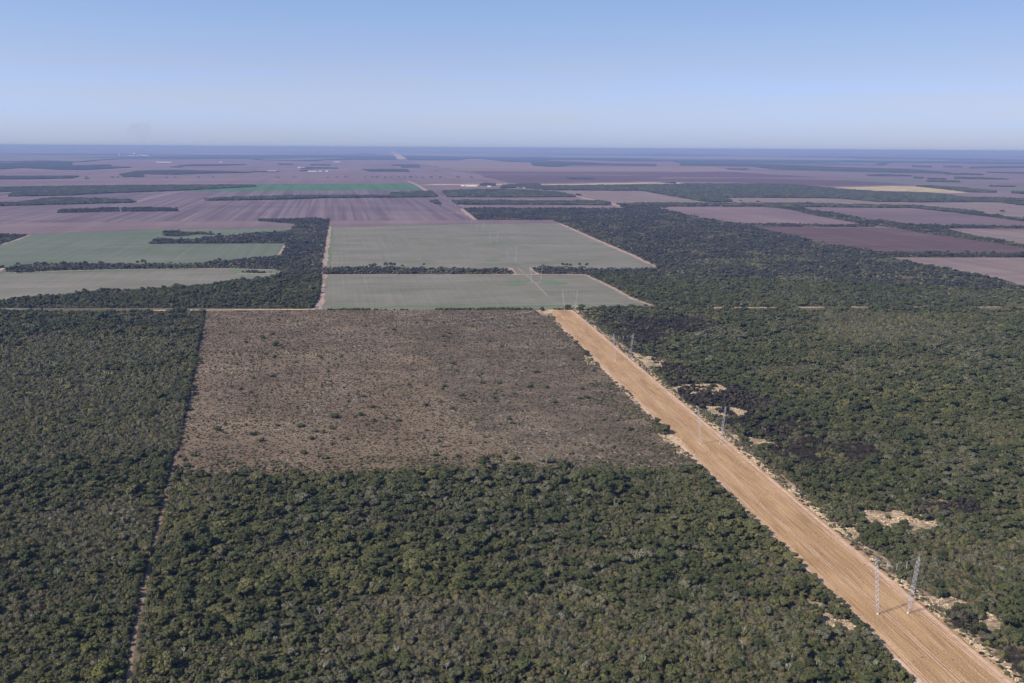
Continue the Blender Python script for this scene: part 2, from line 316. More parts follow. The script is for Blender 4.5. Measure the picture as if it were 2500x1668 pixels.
ribbon('dirt_road', poly('Z6 G 400,145 520,170'), 14, M['sand'], 0.28, .4, 30)
ribbon('dirt_road', poly('Z6 G 1180,325 1310,345'), 10, M['sand'], 0.28, .4, 30)
# the long straight clearing running to the horizon
ribbon('cleared_strip', [G(985, 391), G(966, 375), G(948, 364.5)], 230, M['straw'], 0.9, .1, 900)
# east-west sandy road behind the near scrub
EW = poly('F G -300,763 0,760 300,758.5 466,757.5 770,755.5')
EW2 = poly('F G 1500,752 1700,751.5 2000,750.5 2450,749.5 2900,749')
ribbon('sandy_road', poly('F G 372,758.2 405,758'), 9, M['sand'], 0.24, .3, 20)
ribbon('sandy_road', poly('F G 464,757.5 620,756.5 770,755.5'), 9, M['sand'], 0.24, .4, 14)
ribbon('sandy_road', EW2, 13, M['sandy'], 0.24, .45, 11)
# cleared scrub field
CLR = poly('F G 501,760 782,757 1314,757 1349,768 1383,815 1425,862 1448,885 1490,918 1542,963 1575,1005 1620,1062 1695,1120 1712,1143 '
           'T 1650,1138 1500,1143 1330,1140 1205,1133 1060,1138 1010,1146 870,1143 680,1151 595,1154 425,1150 G 426,1118 457,990 484,850', 4.5)
sheet('cleared_field', CLR, M['scrub'], 0.05)
sheet('cleared_field', poly('F G 985,775 1050,765 1314,757.5 1349,768 1383,815 1425,862 1448,885 1490,918 1542,963 1575,1005 1620,1062 1695,1120 T 1690,1143 1500,1143 1330,1140 G 1290,1120 1230,1095 1262,1070 1190,1050 1150,1060 1165,1030 1098,1010 1120,985 1060,960 1085,930 1040,905 1062,880 1008,862 1030,835 985,815 1008,795', 4.5), M['scrub_dark'], 0.058)
ribbon('dirt_track', poly('F G 1325,757 1250,768 1160,780 1080,795'), 3.2, M['pink_track'], 0.07, .3, 8)
# straight strip cut for the power line
VP = (932.0, 363.0)
def toward(x, y, y2): k = (y2 - VP[1]) / (y - VP[1]); return (VP[0] + (x - VP[0]) * k, y2)
SL = [G(*toward(2236, 1668, y)) for y in (2100, 1668, 1500, 1350, 1200, 1080, 980, 900, 830, 780, 757)]
SR = [G(*toward(2482, 1668, y)) for y in (2100, 1668, 1500, 1350, 1200, 1080, 980, 900, 830, 780, 757)]
STRIP = SL + SR[::-1]
def strip_mesh():
    vs_, fs = [], []; n = 260; a0, a1 = Vector(SL[0]), Vector(SL[-1]); b0, b1 = Vector(SR[0]), Vector(SR[-1])
    ja = jb = 0
    for i in range(n + 1):
        k = i / n; ja = ja*.8 + random.uniform(-.7, .7); jb = jb*.8 + random.uniform(-.7, .7)
        a = a0.lerp(a1, k); b_ = b0.lerp(b1, k)
        vs_ += [(a.x + ja, a.y, .10), (b_.x + jb, b_.y, .10)]
        if i: fs.append((2*i-2, 2*i-1, 2*i+1, 2*i))
    return mesh_np('cut_strip', vs_, fs, [M['strip']])
tag(link(bpy.data.objects.new('cut_strip', strip_mesh())), kind='structure')
def shifted(a, b_, k): return [(p[0] + (q[0]-p[0])*k, p[1] + (q[1]-p[1])*k) for p, q in zip(a, b_)]
ribbon('dirt_track', shifted(SL, SR, .045), 4.0, M['track'], 0.12, .15, 9)
ribbon('dirt_track', shifted(SL, SR, .93), 3.2, M['track'], 0.12, .15, 9)
def wander(k0, amp, n=60, ph=0.0):
    a, b_ = SL[0], SR[0]; c, d = SL[-1], SR[-1]; out = []
    for i in range(n + 1):
        t_ = i / n; k = k0 + amp*(math.sin(t_*9 + ph) + .5*math.sin(t_*23 + ph*2))
        p = (a[0] + (c[0]-a[0])*t_, a[1] + (c[1]-a[1])*t_); q = (b_[0] + (d[0]-b_[0])*t_, b_[1] + (d[1]-b_[1])*t_); out.append((p[0] + (q[0]-p[0])*k, p[1] + (q[1]-p[1])*k))
    return out
for k0, am, ph, wd_ in ((.10, .012, 0, .7), (.135, .012, 0, .7), (.84, .02, 1.3, .7), (.875, .02, 1.3, .7), (.42, .06, 2.2, .6), (.455, .06, 2.2, .6)):
    ribbon('wheel_rut', wander(k0, am, 60, ph), wd_, M['track'], 0.115, .3, 4)
# narrow fence-line track on the left
TRK = poly('F G 300,1760 312,1668 330,1545 362,1395 396,1255 415,1170 428,1115')
ribbon('narrow_track', TRK, 2.6, M['ruddy'], 0.09, .3, 5)
sheet('verge', shifted(SL, SR, .98) + shifted(SL, SR, 1.22)[::-1], M['verge'], 0.045)
# bare sandy openings beside the strip
SANDS = ['D G 1560,888 1640,886 1668,900 1655,908 1600,906 1560,897', 'D G 1452,812 1480,818 1515,826 1512,840 1480,836', 'D G 1680,1000 1740,1003 1778,1008 1770,1022 1715,1022',
         'D G 1998,1180 2060,1180 2128,1192 2130,1218 2070,1216 2010,1206', 'D G 1915,1205 1975,1205 1965,1232 1940,1226', 'D G 2238,1408 2280,1418 2297,1440 2270,1450 2240,1430',
         'D G 2125,1370 2190,1376 2222,1392 2190,1402 2140,1392', 'D G 1330,706 1388,713 1384,722 1360,727', 'D G 1236,714 1275,712 1275,724 1248,722',
         'D G 1600,935 1680,938 1705,945 1690,957 1640,952', 'D G 1345,820 1362,826 1360,838 1345,832', 'D G 1520,1005 1560,1010 1590,1045 1560,1040',
         'D G 1860,1385 1900,1400 1960,1440 1925,1440 1870,1415', 'D G 2130,1148 2165,1146 2200,1150 2180,1156', 'D G 2290,1150 2340,1150 2350,1158 2310,1158']
sand_polys = []
for s in SANDS:
    pl = poly(s); c = np.mean(pl, axis=0); pl = [(c[0] + (a_-c[0])*1.34, c[1] + (b_-c[1])*1.42) for a_, b_ in pl]; q = []
    for i in range(len(pl)):
        a, b_ = Vector(pl[i]), Vector(pl[(i+1) % len(pl)])
        for k in (0, .33, .66):
            p = a.lerp(b_, k); q.append((p.x + random.uniform(-2, 2), p.y + random.uniform(-3, 3)))
    sheet('bare_sand', q, M['sandy'], 0.06); sand_polys.append(q)

# ------------------------------------------------------------------ plant meshes
def icos(sub=0):
    bm = bmesh.new(); bmesh.ops.create_icosphere(bm, subdivisions=sub + 1, radius=1.0)
    v = np.array([p.co[:] for p in bm.verts]); f = [[p.index for p in fc.verts] for fc in bm.faces]; bm.free(); return v, f
ICO = {0: icos(0), 1: icos(1)}
class Plant:
    def __init__(s): s.v, s.f, s.m = [], [], []
    def add(s, v, f, mi):
        o = len(s.v); s.v += [tuple(p) for p in v]; s.f += [tuple(i + o for i in q) for q in f]; s.m += [mi] * len(f)
    def lobe(s, c, r, sub, jit, r_, mi=0):
        v, f = ICO[sub]; v = v * np.array(r) * (1 + r_.uniform(-jit, jit, (len(v), 1))) + np.array(c); s.add(v, f, mi)
    def leaves(s, c, r, n, size, r_, mi=0, low=-0.35):
        d = r_.normal(size=(n, 3)); d /= np.linalg.norm(d, axis=1)[:, None]; d[:, 2] = np.where(d[:, 2] < low, -d[:, 2], d[:, 2])
        p = np.array(c) + d * np.array(r) * r_.uniform(.86, 1.16, (n, 1))
        nn = d + r_.normal(0, .38, (n, 3)); nn /= np.linalg.norm(nn, axis=1)[:, None]
        t1 = np.cross(nn, r_.normal(size=(n, 3))); t1 /= np.linalg.norm(t1, axis=1)[:, None]; t2 = np.cross(nn, t1)
        sz = size * r_.uniform(.55, 1.3, (n, 1))
        q = np.stack([p - t1*sz, p - t2*sz*.7, p + t1*sz, p + t2*sz*.7], 1).reshape(-1, 3)
        s.add(q, [(4*i, 4*i+1, 4*i+2, 4*i+3) for i in range(n)], mi)
    def limb(s, a, b_, ra, rb, n=5, mi=1):
        a, b_ = Vector(a), Vector(b_); d = (b_ - a).normalized(); u = d.orthogonal().normalized(); w_ = d.cross(u)
        v = [a + (u*math.cos(k) + w_*math.sin(k))*ra for k in [2*math.pi*i/n for i in range(n)]]
        v += [b_ + (u*math.cos(k) + w_*math.sin(k))*rb for k in [2*math.pi*i/n for i in range(n)]]
        s.add(v, [(i, (i+1) % n, n + (i+1) % n, n + i) for i in range(n)], mi)
    def twigs(s, base, rad, h, n, r_, wid=.05, mi=0):
        v, f = [], []
        for i in range(n):
            a = r_.uniform(0, 6.283); e = math.sqrt(r_.uniform(.02, 1)); k = r_.uniform(.25, .75)
            tip = np.array([math.cos(a)*rad*e, math.sin(a)*rad*e, h*(1 - .55*e*e)*r_.uniform(.8, 1.1)]) + base
            st = np.array([tip[0]*k, tip[1]*k, tip[2]*k*r_.uniform(.6, 1)])
            t_ = r_.normal(size=3)*wid
            o = len(v); v += [st - t_, st + t_, tip + t_*.4, tip - t_*.4]; f.append((o, o+1, o+2, o+3))
        s.add(v, f, mi)
    def mesh(s, name, mats): return mesh_np(name, s.v, s.f, mats, s.m)

def tree_shape(seed, lod, wide=3.4, high=6.4, lobes=7):
    "crown and trunk of one tree, base at the origin"
    r_ = np.random.default_rng(seed); cr, tr = Plant(), Plant(); L = []
    for i in range(lobes):
        a = r_.uniform(0, 6.283); e = math.sqrt(r_.uniform(0.05, 1)) * .76 if i else 0
        rr = wide * (r_.uniform(.24, .42) if lod == 0 else r_.uniform(.30, .48)) * (1.2 if i == 0 else 1)
        z = high * (0.80 - .35*e*e) - rr*.55 + r_.uniform(-.5, .5)
        L.append(((math.cos(a)*wide*e, math.sin(a)*wide*e, z), (rr, rr, rr*r_.uniform(.6, .85))))
    for c, q in L:
        if lod == 0: cr.lobe(c, tuple(x*.90 for x in q), 0, .18, r_, 0); cr.leaves(c, q, 46, .27, r_, 0)
        elif lod == 1: cr.lobe(c, tuple(x*.86 for x in q), 0, .2, r_, 0); cr.leaves(c, q, 20, .55, r_, 0)
        else: cr.lobe(c, tuple(x*1.0 for x in q), 0, .28, r_, 0)
    top = (0.1, 0, high*.5); tr.limb((0, 0, -.2), top, .17, .11)
    for c, q in L[:5 if lod < 2 else 1]: tr.limb(top, (c[0]*.8, c[1]*.8, c[2]), .09, .03, 4)
    return cr, tr
def joined(a, b_):
    p = Plant(); p.add(a.v, a.f, 0); p.add(b_.v, b_.f, 1); return p
def shrub_shape(seed, lod, wide=2.0, high=2.6, lobes=4):
    r_ = np.random.default_rng(seed); p = Plant()
    for i in range(lobes):
        a = r_.uniform(0, 6.283); e = r_.uniform(.2, .65) if i else 0; rr = wide*r_.uniform(.38, .6)
        c = (math.cos(a)*wide*e, math.sin(a)*wide*e, high*(.62 - .35*e)); q = (rr, rr, high*.42)
        if lod == 0: p.lobe(c, tuple(x*.90 for x in q), 0, .2, r_); p.leaves(c, q, 44, .22, r_)
        elif lod == 1: p.lobe(c, tuple(x*.88 for x in q), 0, .22, r_); p.leaves(c, q, 12, .42, r_)
        else: p.lobe(c, q, 0, .28, r_)
    return p
def bare_shape(seed, lod, wide=2.1, high=2.7):
    r_ = np.random.default_rng(seed); p = Plant(); n = (190, 80, 36)[lod]; wd = (.05, .10, .17)[lod]
    p.twigs(np.zeros(3), wide, high, n, r_, wd)
    p.lobe((0, 0, high*.3), (wide*.7, wide*.7, high*.28), 0, .2, r_)
    return p
def snag_shape(seed, high=6.5):
    "leafless pale tree: forked trunk with bare limbs"
    r_ = np.random.default_rng(seed); tr, br = Plant(), Plant()
    top = Vector((r_.uniform(-.4, .4), r_.uniform(-.4, .4), high*.45)); tr.limb((0, 0, -.2), top, .20, .13, 5, 0)
    for i in range(5):
        a = i*1.26 + r_.uniform(-.4, .4); e = Vector((math.cos(a)*r_.uniform(.8, 2), math.sin(a)*r_.uniform(.8, 2), high*r_.uniform(.75, 1)))
        br.limb(top, e, .11, .05, 4, 0)
        for k in range(4):
            q = top.lerp(e, r_.uniform(.4, .95)); br.limb(q, q + Vector((r_.uniform(-.9, .9), r_.uniform(-.9, .9), r_.uniform(.4, 1.3))), .05, .015, 3, 0)
    return tr, br
def cactus_shape(seed):
    "candelabra cactus: a short trunk and a crown of upright ribbed arms"
    r_ = np.random.default_rng(seed); p = Plant(); p.limb((0, 0, -.1), (0, 0, 1.4), .22, .2, 6, 0)
    for i in range(16):
        a = r_.uniform(0, 6.283); e = r_.uniform(.2, 1.25); k = Vector((math.cos(a)*e, math.sin(a)*e, 1.6 + r_.uniform(0, .6)))
        p.limb((0, 0, 1.3), k, .11, .12, 5, 0); p.limb(k, k + Vector((math.cos(a)*.2, math.sin(a)*.2, r_.uniform(1, 2.0))), .13, .09, 6, 0)
    return p

# ------------------------------------------------------------------ scattering (geometry nodes) for what nobody could count
def proto(name, me): return bpy.data.objects.new(name, me)
def scatter(name, label, cat, pts, scl, protos, tilt=0.0):
    n = len(pts)
    if n == 0: return
    me = bpy.data.meshes.new(name); me.vertices.add(n)
    me.vertices.foreach_set('co', np.ascontiguousarray(pts, dtype=np.float32).ravel())
    def att(nm, ty, fld, arr): a = me.attributes.new(nm, ty, 'POINT'); a.data.foreach_set(fld, np.ascontiguousarray(arr).ravel())
    rot = np.zeros((n, 3), np.float32); rot[:, 2] = rng.uniform(0, 6.283, n); rot[:, :2] = rng.normal(0, tilt, (n, 2)) if tilt else 0
    att('rot', 'FLOAT_VECTOR', 'vector', rot); att('scl', 'FLOAT_VECTOR', 'vector', scl.astype(np.float32))
    att('pick', 'INT', 'value', rng.integers(0, len(protos), n).astype(np.int32))
    o = link(bpy.data.objects.new(name, me)); tag(o, label, cat, None, 'stuff')
    ng = bpy.data.node_groups.new(name, 'GeometryNodeTree')
    ng.interface.new_socket('Geometry', in_out='INPUT', socket_type='NodeSocketGeometry')
    ng.interface.new_socket('Geometry', in_out='OUTPUT', socket_type='NodeSocketGeometry')
    N = ng.nodes.new; gi, go = N('NodeGroupInput'), N('NodeGroupOutput'); ip = N('GeometryNodeInstanceOnPoints'); jn = N('GeometryNodeGeometryToInstance')
    for p in reversed(protos):
        oi = N('GeometryNodeObjectInfo'); oi.inputs['Object'].default_value = p; ng.links.new(oi.outputs['Geometry'], jn.inputs[0])
    mtp = N('GeometryNodeMeshToPoints'); ng.links.new(gi.outputs[0], mtp.inputs[0])
    ng.links.new(mtp.outputs[0], ip.inputs['Points']); ng.links.new(jn.outputs[0], ip.inputs['Instance'])
    ip.inputs['Pick Instance'].default_value = True
    for nm, ty, sk in (('rot', 'FLOAT_VECTOR', 'Rotation'), ('scl', 'FLOAT_VECTOR', 'Scale'), ('pick', 'INT', 'Instance Index')):
        a = N('GeometryNodeInputNamedAttribute'); a.data_type = ty; a.inputs['Name'].default_value = nm; ng.links.new(a.outputs['Attribute'], ip.inputs[sk])
    ng.links.new(ip.outputs[0], go.inputs[0])
    md = o.modifiers.new('scatter', 'NODES'); md.node_group = ng; return o

SP = ['dark', 'olive', 'yellow', 'grey']
brown_protos = {}
tree_parts = {}; tree_protos = {}; shrub_protos = {}; bare_protos = {}
for si, sp in enumerate(SP):
    for lod in (0, 1, 2):
        lm = M['leaf_far_shade'] if (lod == 2 and sp == 'dark') else M['leaf_' + sp]
        for k in range(3):
            cr, tr = tree_shape(100*si + 10*k + lod, lod, (3.3, 2.9, 3.5, 3.0)[si] * (.85 + .15*k), (6.6, 6.0, 7.0, 5.6)[si], (14, 9, 6)[lod])
            if lod == 0: tree_parts[sp, k] = (cr.mesh('crown', [lm]), tr.mesh('trunk', [M['bark'], M['bark']]))
            tree_protos.setdefault((sp, lod), []).append(proto('tree', joined(cr, tr).mesh('tree', [lm, M['bark']])))
            shrub_protos.setdefault((sp, lod), []).append(proto('shrub', shrub_shape(700 + 100*si + 10*k + lod, lod).mesh('shrub', [lm])))
for lod in (0, 1, 2): brown_protos[lod] = [proto('shrub', shrub_shape(1900 + 10*k + lod, lod).mesh('shrub', [M['leaf_brown']])) for k in range(3)]
for nm in ('twig_brown', 'twig_grey', 'burnt'):
    for lod in (0, 1, 2):
        bare_protos[nm, lod] = [proto('bare_shrub', bare_shape(40 + 10*k + lod, lod).mesh('bare_shrub', [M[nm]])) for k in range(3)]
burnt_trees = {lod: [proto('burnt_tree', joined(*tree_shape(900 + k, max(lod, 1), 2.6, 5.2, 5)).mesh('burnt_tree', [M['burnt'], M['bark']])) for k in range(3)] for lod in (0, 1, 2)}

# woods as ground polygons
WOODS = {}
WOODS['near'] = poly('F G -400,768 0,765 466,762 501,760') + poly('F G 782,757 1314,757 1425,752') + \
    poly('Z5 T 1770,648 1900,646 2080,642 2195,640') + poly('F G 1640,747 1700,752 2000,751.5 2900,750 3000,2100 -500,2100')
WOODS['left'] = poly('F G -400,752 0,753 300,752 500,752 Z4 2110,702 2150,640 2165,560 2168,440 2195,250 2218,130 T 2222,92 2100,84 1990,90 1740,90 G 1745,112 1870,122 1995,132 '
                     'T 1965,160 1850,180 1700,186 1530,203 1300,226 1180,229 1070,215 1000,255 G 998,266 1200,264 1940,262 1900,340 '
                     'T 1900,342 1650,362 1480,370 1300,388 1100,388 950,392 700,392 500,385 250,384 50,412 G 38,455 150,461 350,446 800,436 1490,429 1860,439 1945,470 '
                     'T 1850,475 1700,492 1500,512 1200,542 900,560 700,570 550,572 400,598 270,612 0,634 -500,660')
WOODS['isle_a'] = poly('Z4 T -300,190 0,195 190,195 G 192,205 0,272 -300,330')
WOODS['isle_b'] = poly('Z4 T 1100,178 1130,168 1260,176 1370,176 1485,198 G 1485,206 1340,203 1200,216 1098,210')
WOODS['isle_c'] = poly('Z4 T 1602,446 1700,441 1845,445 G 1845,456 1770,463 1610,459', 4)
WOODS['isle_d'] = poly('Z4 T -200,402 0,402 30,410 G 32,425 0,432 -200,440')
WOODS['hedge'] = poly('Z5 T 98,400 250,394 500,395 1000,398 1240,400 1300,412 G 1312,443 1000,444 400,443 98,445', 5)
WOODS['right'] = poly('Z5 T 1432,402 1500,388 1800,398 2232,398 G 2232,396 2085,322 1905,246 1755,180 1655,135 1555,98 1085,98 Z2 915,470 '
                      'T 920,463 1250,460 1900,462 2003,464 1958,434 2100,430 2350,432 Z3 60,432 G 20,436 Z6 T 20,15 100,35 250,70 400,97 480,108 600,120 640,142 750,168 960,213 1060,235 1250,265 1440,297 1505,332 '
                      '1800,388 2050,432 2270,480 2350,502 3000,620 Z6 G 3000,640 2350,652 1000,648 200,660 Z5 G 2200,640 2085,598 1975,537 1860,482 1775,443 1482,443', 6)
WOODS['h1'] = poly('Z3 T 700,408 850,422 1000,448 1170,468 1350,505 1480,515 1650,538 1800,538 1900,580 2080,618 2350,662 3000,780 G 3000,830 2350,695 2100,656 1900,625 1700,600 1540,568 1480,562 1280,535 1000,485 870,452 700,432')
WOODS['h2'] = poly('Z3 T -10,406 300,408 650,408 1000,406 1200,416 1640,420 1800,436 2000,452 2200,485 2350,500 2900,560 G 2900,595 2350,526 2200,507 2000,482 1840,462 1640,440 1200,436 900,432 400,430 -10,432')
WOODS['h3'] = poly('Z3 T 480,536 800,534 1000,540 1300,538 1400,545 G 1400,562 1000,560 620,560 480,555')
WOODS['h4'] = poly('Z3 T 1790,546 2000,545 2350,548 2900,550 G 2900,572 2350,571 1830,568')
WOODS['h5'] = poly('Z6 T 1400,297 1700,297 2350,300 2900,300 G 2900,338 2350,336 1510,336')
WOODS['r1'] = poly('Z3 T -5,290 200,284 500,284 850,286 1000,300 1250,322 1400,333 1700,340 1980,368 2350,378 2900,380 G 2900,396 2350,396 2200,404 1980,402 1700,404 1400,400 1250,386 1100,377 430,374 490,400 380,404 280,395 -5,345 '
                   'Z2 G 2130,350 1540,346 1450,330 T 1440,315 1800,310 2350,305')
WOODS['r2'] = poly('Z3 T 1660,296 1750,294 1950,308 2170,330 G 2160,342 2000,340 1850,322')
WOODS['s1'] = poly('Z2 T 780,348 900,342 1130,337 1400,345 1540,355 1660,378 G 1662,392 1200,394 820,392 782,356')
WOODS['s2'] = poly('Z2 T 855,412 1000,412 1400,417 1860,415 1905,435 G 1905,447 1300,445 872,445')
WOODS['s3'] = poly('Z1 T 1395,402 1500,393 1750,387 1940,380 2350,378 Z2 430,378 440,358 700,350 730,380 G 730,393 0,398 Z1 1950,408 1395,417')
WOODS['s4'] = poly('Z2 T 700,410 735,410 764,430 G 764,446 700,428', 10)
WOODS['s5'] = poly('Z1 T 390,473 430,465 640,462 800,458 G 808,490 385,500')
WOODS['s5b'] = poly('Z1 T 820,462 1000,455 1190,460 1202,478 G 1205,488 822,491')
WOODS['s6'] = poly('Z1 T -300,435 0,430 130,425 300,400 450,395 700,400 850,405 912,420 G 905,430 400,443 0,453 -300,460')
WOODS['s7'] = poly('Z1 T -500,330 0,325 300,318 1000,311 1500,307 1712,307 G 1712,322 1390,340 1200,350 700,368 480,381 65,389 70,378 120,358 0,355 -500,362')
WOODS['s8'] = poly('Z1 T -300,250 0,249 525,248 G 525,255 480,266 200,272 -300,273')
WOODS['s9'] = poly('Z1 T 810,236 930,215 1150,210 1480,216 1690,222 G 1690,227 1400,232 1180,240 960,238 965,256 850,256')
WOODS['s10'] = poly('Z1 T 1195,178 1300,171 1650,169 G 1655,175 1400,182 1210,183')
WOODS['s11'] = poly('Z1 T 0,162 250,153 480,158 480,178 740,172 745,178 600,182 880,188 G 885,193 600,208 400,207 150,195 0,205')
WOODS['s12'] = poly('Z2 T 1380,158 1500,148 1700,155 1880,165 Z3 T 0,160 G 0,172 Z2 1900,178 1640,176 1560,188 1480,184 1380,172')
WOODS['s13'] = poly('Z3 T 160,155 550,152 800,162 1200,180 1600,190 1880,212 G 1880,220 1600,215 1200,205 780,195 600,175 160,168')
WOODS['s14'] = poly('Z3 T 1350,228 1450,224 1630,232 G 1630,238 1370,236')
WOODS['s15'] = poly('Z3 T 1735,262 1930,264 G 1932,276 1740,272')
WOODS['s16'] = poly('Z3 T 1910,240 2100,245 2240,252 G 2240,258 1915,254')
WOODS['s17'] = poly('Z3 T 2010,178 2200,172 2700,176 G 2700,188 2200,184 2010,186')
WOODS['s18'] = poly('Z3 T 2220,398 2350,402 2900,410 G 2900,432 2350,424 2220,408')
WOODS['s19'] = poly('Z3 T 2280,332 2350,334 2900,340 G 2900,356 2350,350 2280,346')
WOODS['s20'] = poly('Z2 T 232,202 530,203 545,216 G 545,221 290,219')
WOODS['s21'] = poly('Z1 T 2030,195 2080,190 2270,193 G 2275,199 2040,200')
WOODS['s22'] = poly('Z2 T 1620,260 1790,262 G 1795,272 1640,271')
WOODS['s23'] = poly('Z2 T 430,173 600,172 G 615,180 440,180')
WOODS['s24'] = poly('Z2 T 1040,300 1070,296 1120,300 G 1125,314 1035,313')
WOODS['s25'] = poly('Z2 T 1190,310 1300,302 1420,302 1440,315 G 1500,345 1330,330 1270,328 1175,335')
WOODS['b1'] = poly('Z3 T 1840,171 1950,173 G 1950,181 1840,179'); WOODS['b2'] = poly('Z3 T 1640,168 1760,172 G 1755,181 1645,178')
WOODS['b3'] = poly('Z3 T 2110,208 2350,212 G 2350,220 2120,215'); WOODS['b4'] = poly('Z3 T 1655,240 1705,241 G 1705,252 1655,251')
WOODS['b5'] = poly('Z3 T 1740,248 1850,250 G 1850,258 1742,256'); WOODS['b6'] = poly('Z1 T 1885,165 1975,166 G 1975,173 1885,173')
WOODS['b7'] = poly('Z1 T 2098,170 2230,172 G 2228,178 2100,178'); WOODS['b8'] = poly('Z1 T 1160,186 1230,187 G 1230,191 1160,191')
WOODS['b9'] = poly('Z1 T 2028,208 2060,207 2140,210 G 2140,216 2030,216'); WOODS['b10'] = poly('Z1 T 1700,218 1880,218 G 1882,223 1700,223')
WOODS['b11'] = poly('Z3 T 455,187 590,189 G 590,195 460,194'); WOODS['b12'] = poly('Z3 T 1850,220 1960,216 2080,222 G 2090,229 1860,226')
WOODS['b13'] = poly('Z2 T 500,184 620,186 G 620,192 505,192'); WOODS['b14'] = poly('Z3 T 2135,296 2290,298 G 2290,305 2140,303')
WOODS['b15'] = poly('Z2 T 1380,176 1560,178 G 1560,187 1480,187'); WOODS['b16'] = poly('Z1 T 580,265 600,265 G 600,268 580,268')
HOLES = [CLR, STRIP]
GAPS = [(G(a_, 750.5), G(b_, 750.5)) for a_, b_ in ((1717, 1768), (1780, 1897), (1946, 2012), (2065, 2114), (2210, 2242), (2345, 2441), (2480, 2560))]
EWX = G(468, 757)[0]; EWY = (G(374, 758)[0], G(404, 758)[0])
def verge(P):
    "distance outside the right edge of the strip"
    a, b_ = np.array(SR[0]), np.array(SR[-1]); d = (b_ - a) / np.hypot(*(b_ - a)); return (P[:, 0]-a[0])*d[1] - (P[:, 1]-a[1])*d[0]
BURNT = [poly(s) for s in ('D T 1372,728 1420,715 1600,722 1700,740 1620,752 1500,775 1600,800 1520,812 1455,800', 'D T 1520,850 1640,866 1760,905 1840,950 1780,990 1700,985 1620,935 1560,905',
                           'D T 1790,990 1900,1000 2000,1015 2050,1045 1960,1060 1830,1055 1770,1030', 'D T 2100,1140 2290,1148 2320,1162 2250,1172 2100,1168', 'D T 1640,935 1800,925 1900,985 1760,1000', 'D T 1440,800 1560,830 1640,880 1540,860', 'D T 2210,1440 2350,1470 2350,1568 2320,1568',
                           'D T 1560,985 1690,1045 1740,1085 1700,1090 1600,1050', 'D T 1815,1130 1900,1180 1990,1210 1930,1225 1850,1180', 'D T 2100,1378 2250,1405 2240,1450 2150,1410')]
def dist_line(px, py, line):
    best = np.full(len(px), 1e9)
    for (ax, ay), (bx, by) in zip(line[:-1], line[1:]):
        dx, dy = bx-ax, by-ay; t_ = np.clip(((px-ax)*dx + (py-ay)*dy) / (dx*dx + dy*dy), 0, 1)
        best = np.minimum(best, np.hypot(px - ax - t_*dx, py - ay - t_*dy))
    return best
def in_view(x, y, mx=90, my=200):
    ok = y > 100; u, v = project(x, np.maximum(y, 100)); return ok & (u > -mx) & (u < 2500 + mx) & (v < 1668 + my)
def vnoise(x, y, s, seed):
    "smooth value noise 0..1"
    g = np.random.default_rng(seed).uniform(0, 1, (256, 256)); u, v = x/s, y/s; i, j = np.floor(u).astype(int), np.floor(v).astype(int)
    a, b_ = u - i, v - j; a = a*a*(3-2*a); b_ = b_*b_*(3-2*b_)
    A = lambda p, q: g[p % 256, q % 256]
    return (A(i, j)*(1-a)*(1-b_) + A(i+1, j)*a*(1-b_) + A(i, j+1)*(1-a)*b_ + A(i+1, j+1)*a*b_)
def sample(pl, cell, dmin=0, dmax=1e9):
    P = np.array(pl); x0, y0 = P.min(0); x1, y1 = P.max(0); y0 = max(y0, 250); y1 = min(y1, dmax)
    x0 = max(x0, -.56*y1 - 150); x1 = min(x1, .56*y1 + 150)
    if x1 <= x0 or y1 <= y0: return np.zeros((0, 2))
    nx, ny = int((x1-x0)/cell) + 1, int((y1-y0)/cell) + 1
    X, Y = np.meshgrid(np.arange(nx), np.arange(ny))
    X = x0 + (X.ravel() + rng.uniform(0, 1, nx*ny))*cell; Y = y0 + (Y.ravel() + rng.uniform(0, 1, nx*ny))*cell
    d = np.hypot(X, Y); k = (d >= dmin) & (d < dmax) & in_view(X, Y); X, Y = X[k], Y[k]
    k = inside(X, Y, pl); return np.stack([X[k], Y[k]], 1)
def clear_of(P, near=0.0):
    k = np.ones(len(P), bool)
    for h in HOLES: k &= ~inside(P[:, 0], P[:, 1], h)
    for h in sand_polys: k &= ~(inside(P[:, 0], P[:, 1], h) & (vnoise(P[:, 0], P[:, 1], 9, 71) < .66))
    v_ = verge(P); k &= ~((v_ > -1) & (v_ < 3.5 + near*2.5 + 12*vnoise(P[:, 0], P[:, 1], 34, 72)**1.5) & (P[:, 1] < 1840))
    k &= dist_line(P[:, 0], P[:, 1], TRK) > 2.5 + near*1.7
    d1 = dist_line(P[:, 0], P[:, 1], EW); k &= d1 > 1.5 + near*.5; k &= ~((d1 < 7 + near) & (P[:, 0] > EWX) ); k &= ~((d1 < 11) & (P[:, 0] > EWY[0]) & (P[:, 0] < EWY[1]))
    k &= dist_line(P[:, 0], P[:, 1], EW2) > 2
    jit = 14*(vnoise(P[:, 0], P[:, 1], 9, 75) - .5)
    for a_, b_ in GAPS: k &= ~((P[:, 0] + jit > a_[0]) & (P[:, 0] + jit < b_[0]) & (P[:, 1] < a_[1] + 6) & (P[:, 1] > a_[1] - 38 - near*9 + jit))
    return P[k]
T_, Sh = [], []                        # trees and shrubs: x, y, lod
for nm, pl in WOODS.items():
    for lod, (a, b_) in enumerate(((0, 1250), (1250, 2300), (2300, 5200))):
        q = sample(pl, (5.0, 5.2, 6.2)[lod], a, b_); q = clear_of(q, 1.2)
        if len(q): T_.append(np.c_[q, np.full(len(q), lod)])
        q = sample(pl, (2.7, 3.3, 6.0)[lod], a, b_); q = clear_of(q)
        if len(q): Sh.append(np.c_[q, np.full(len(q), lod)])
T_ = np.concatenate(T_); Sh = np.concatenate(Sh)
x, y = T_[:, 0], T_[:, 1]
dens = .55*vnoise(x, y, 75, 1) + .45*vnoise(x, y, 28, 2)
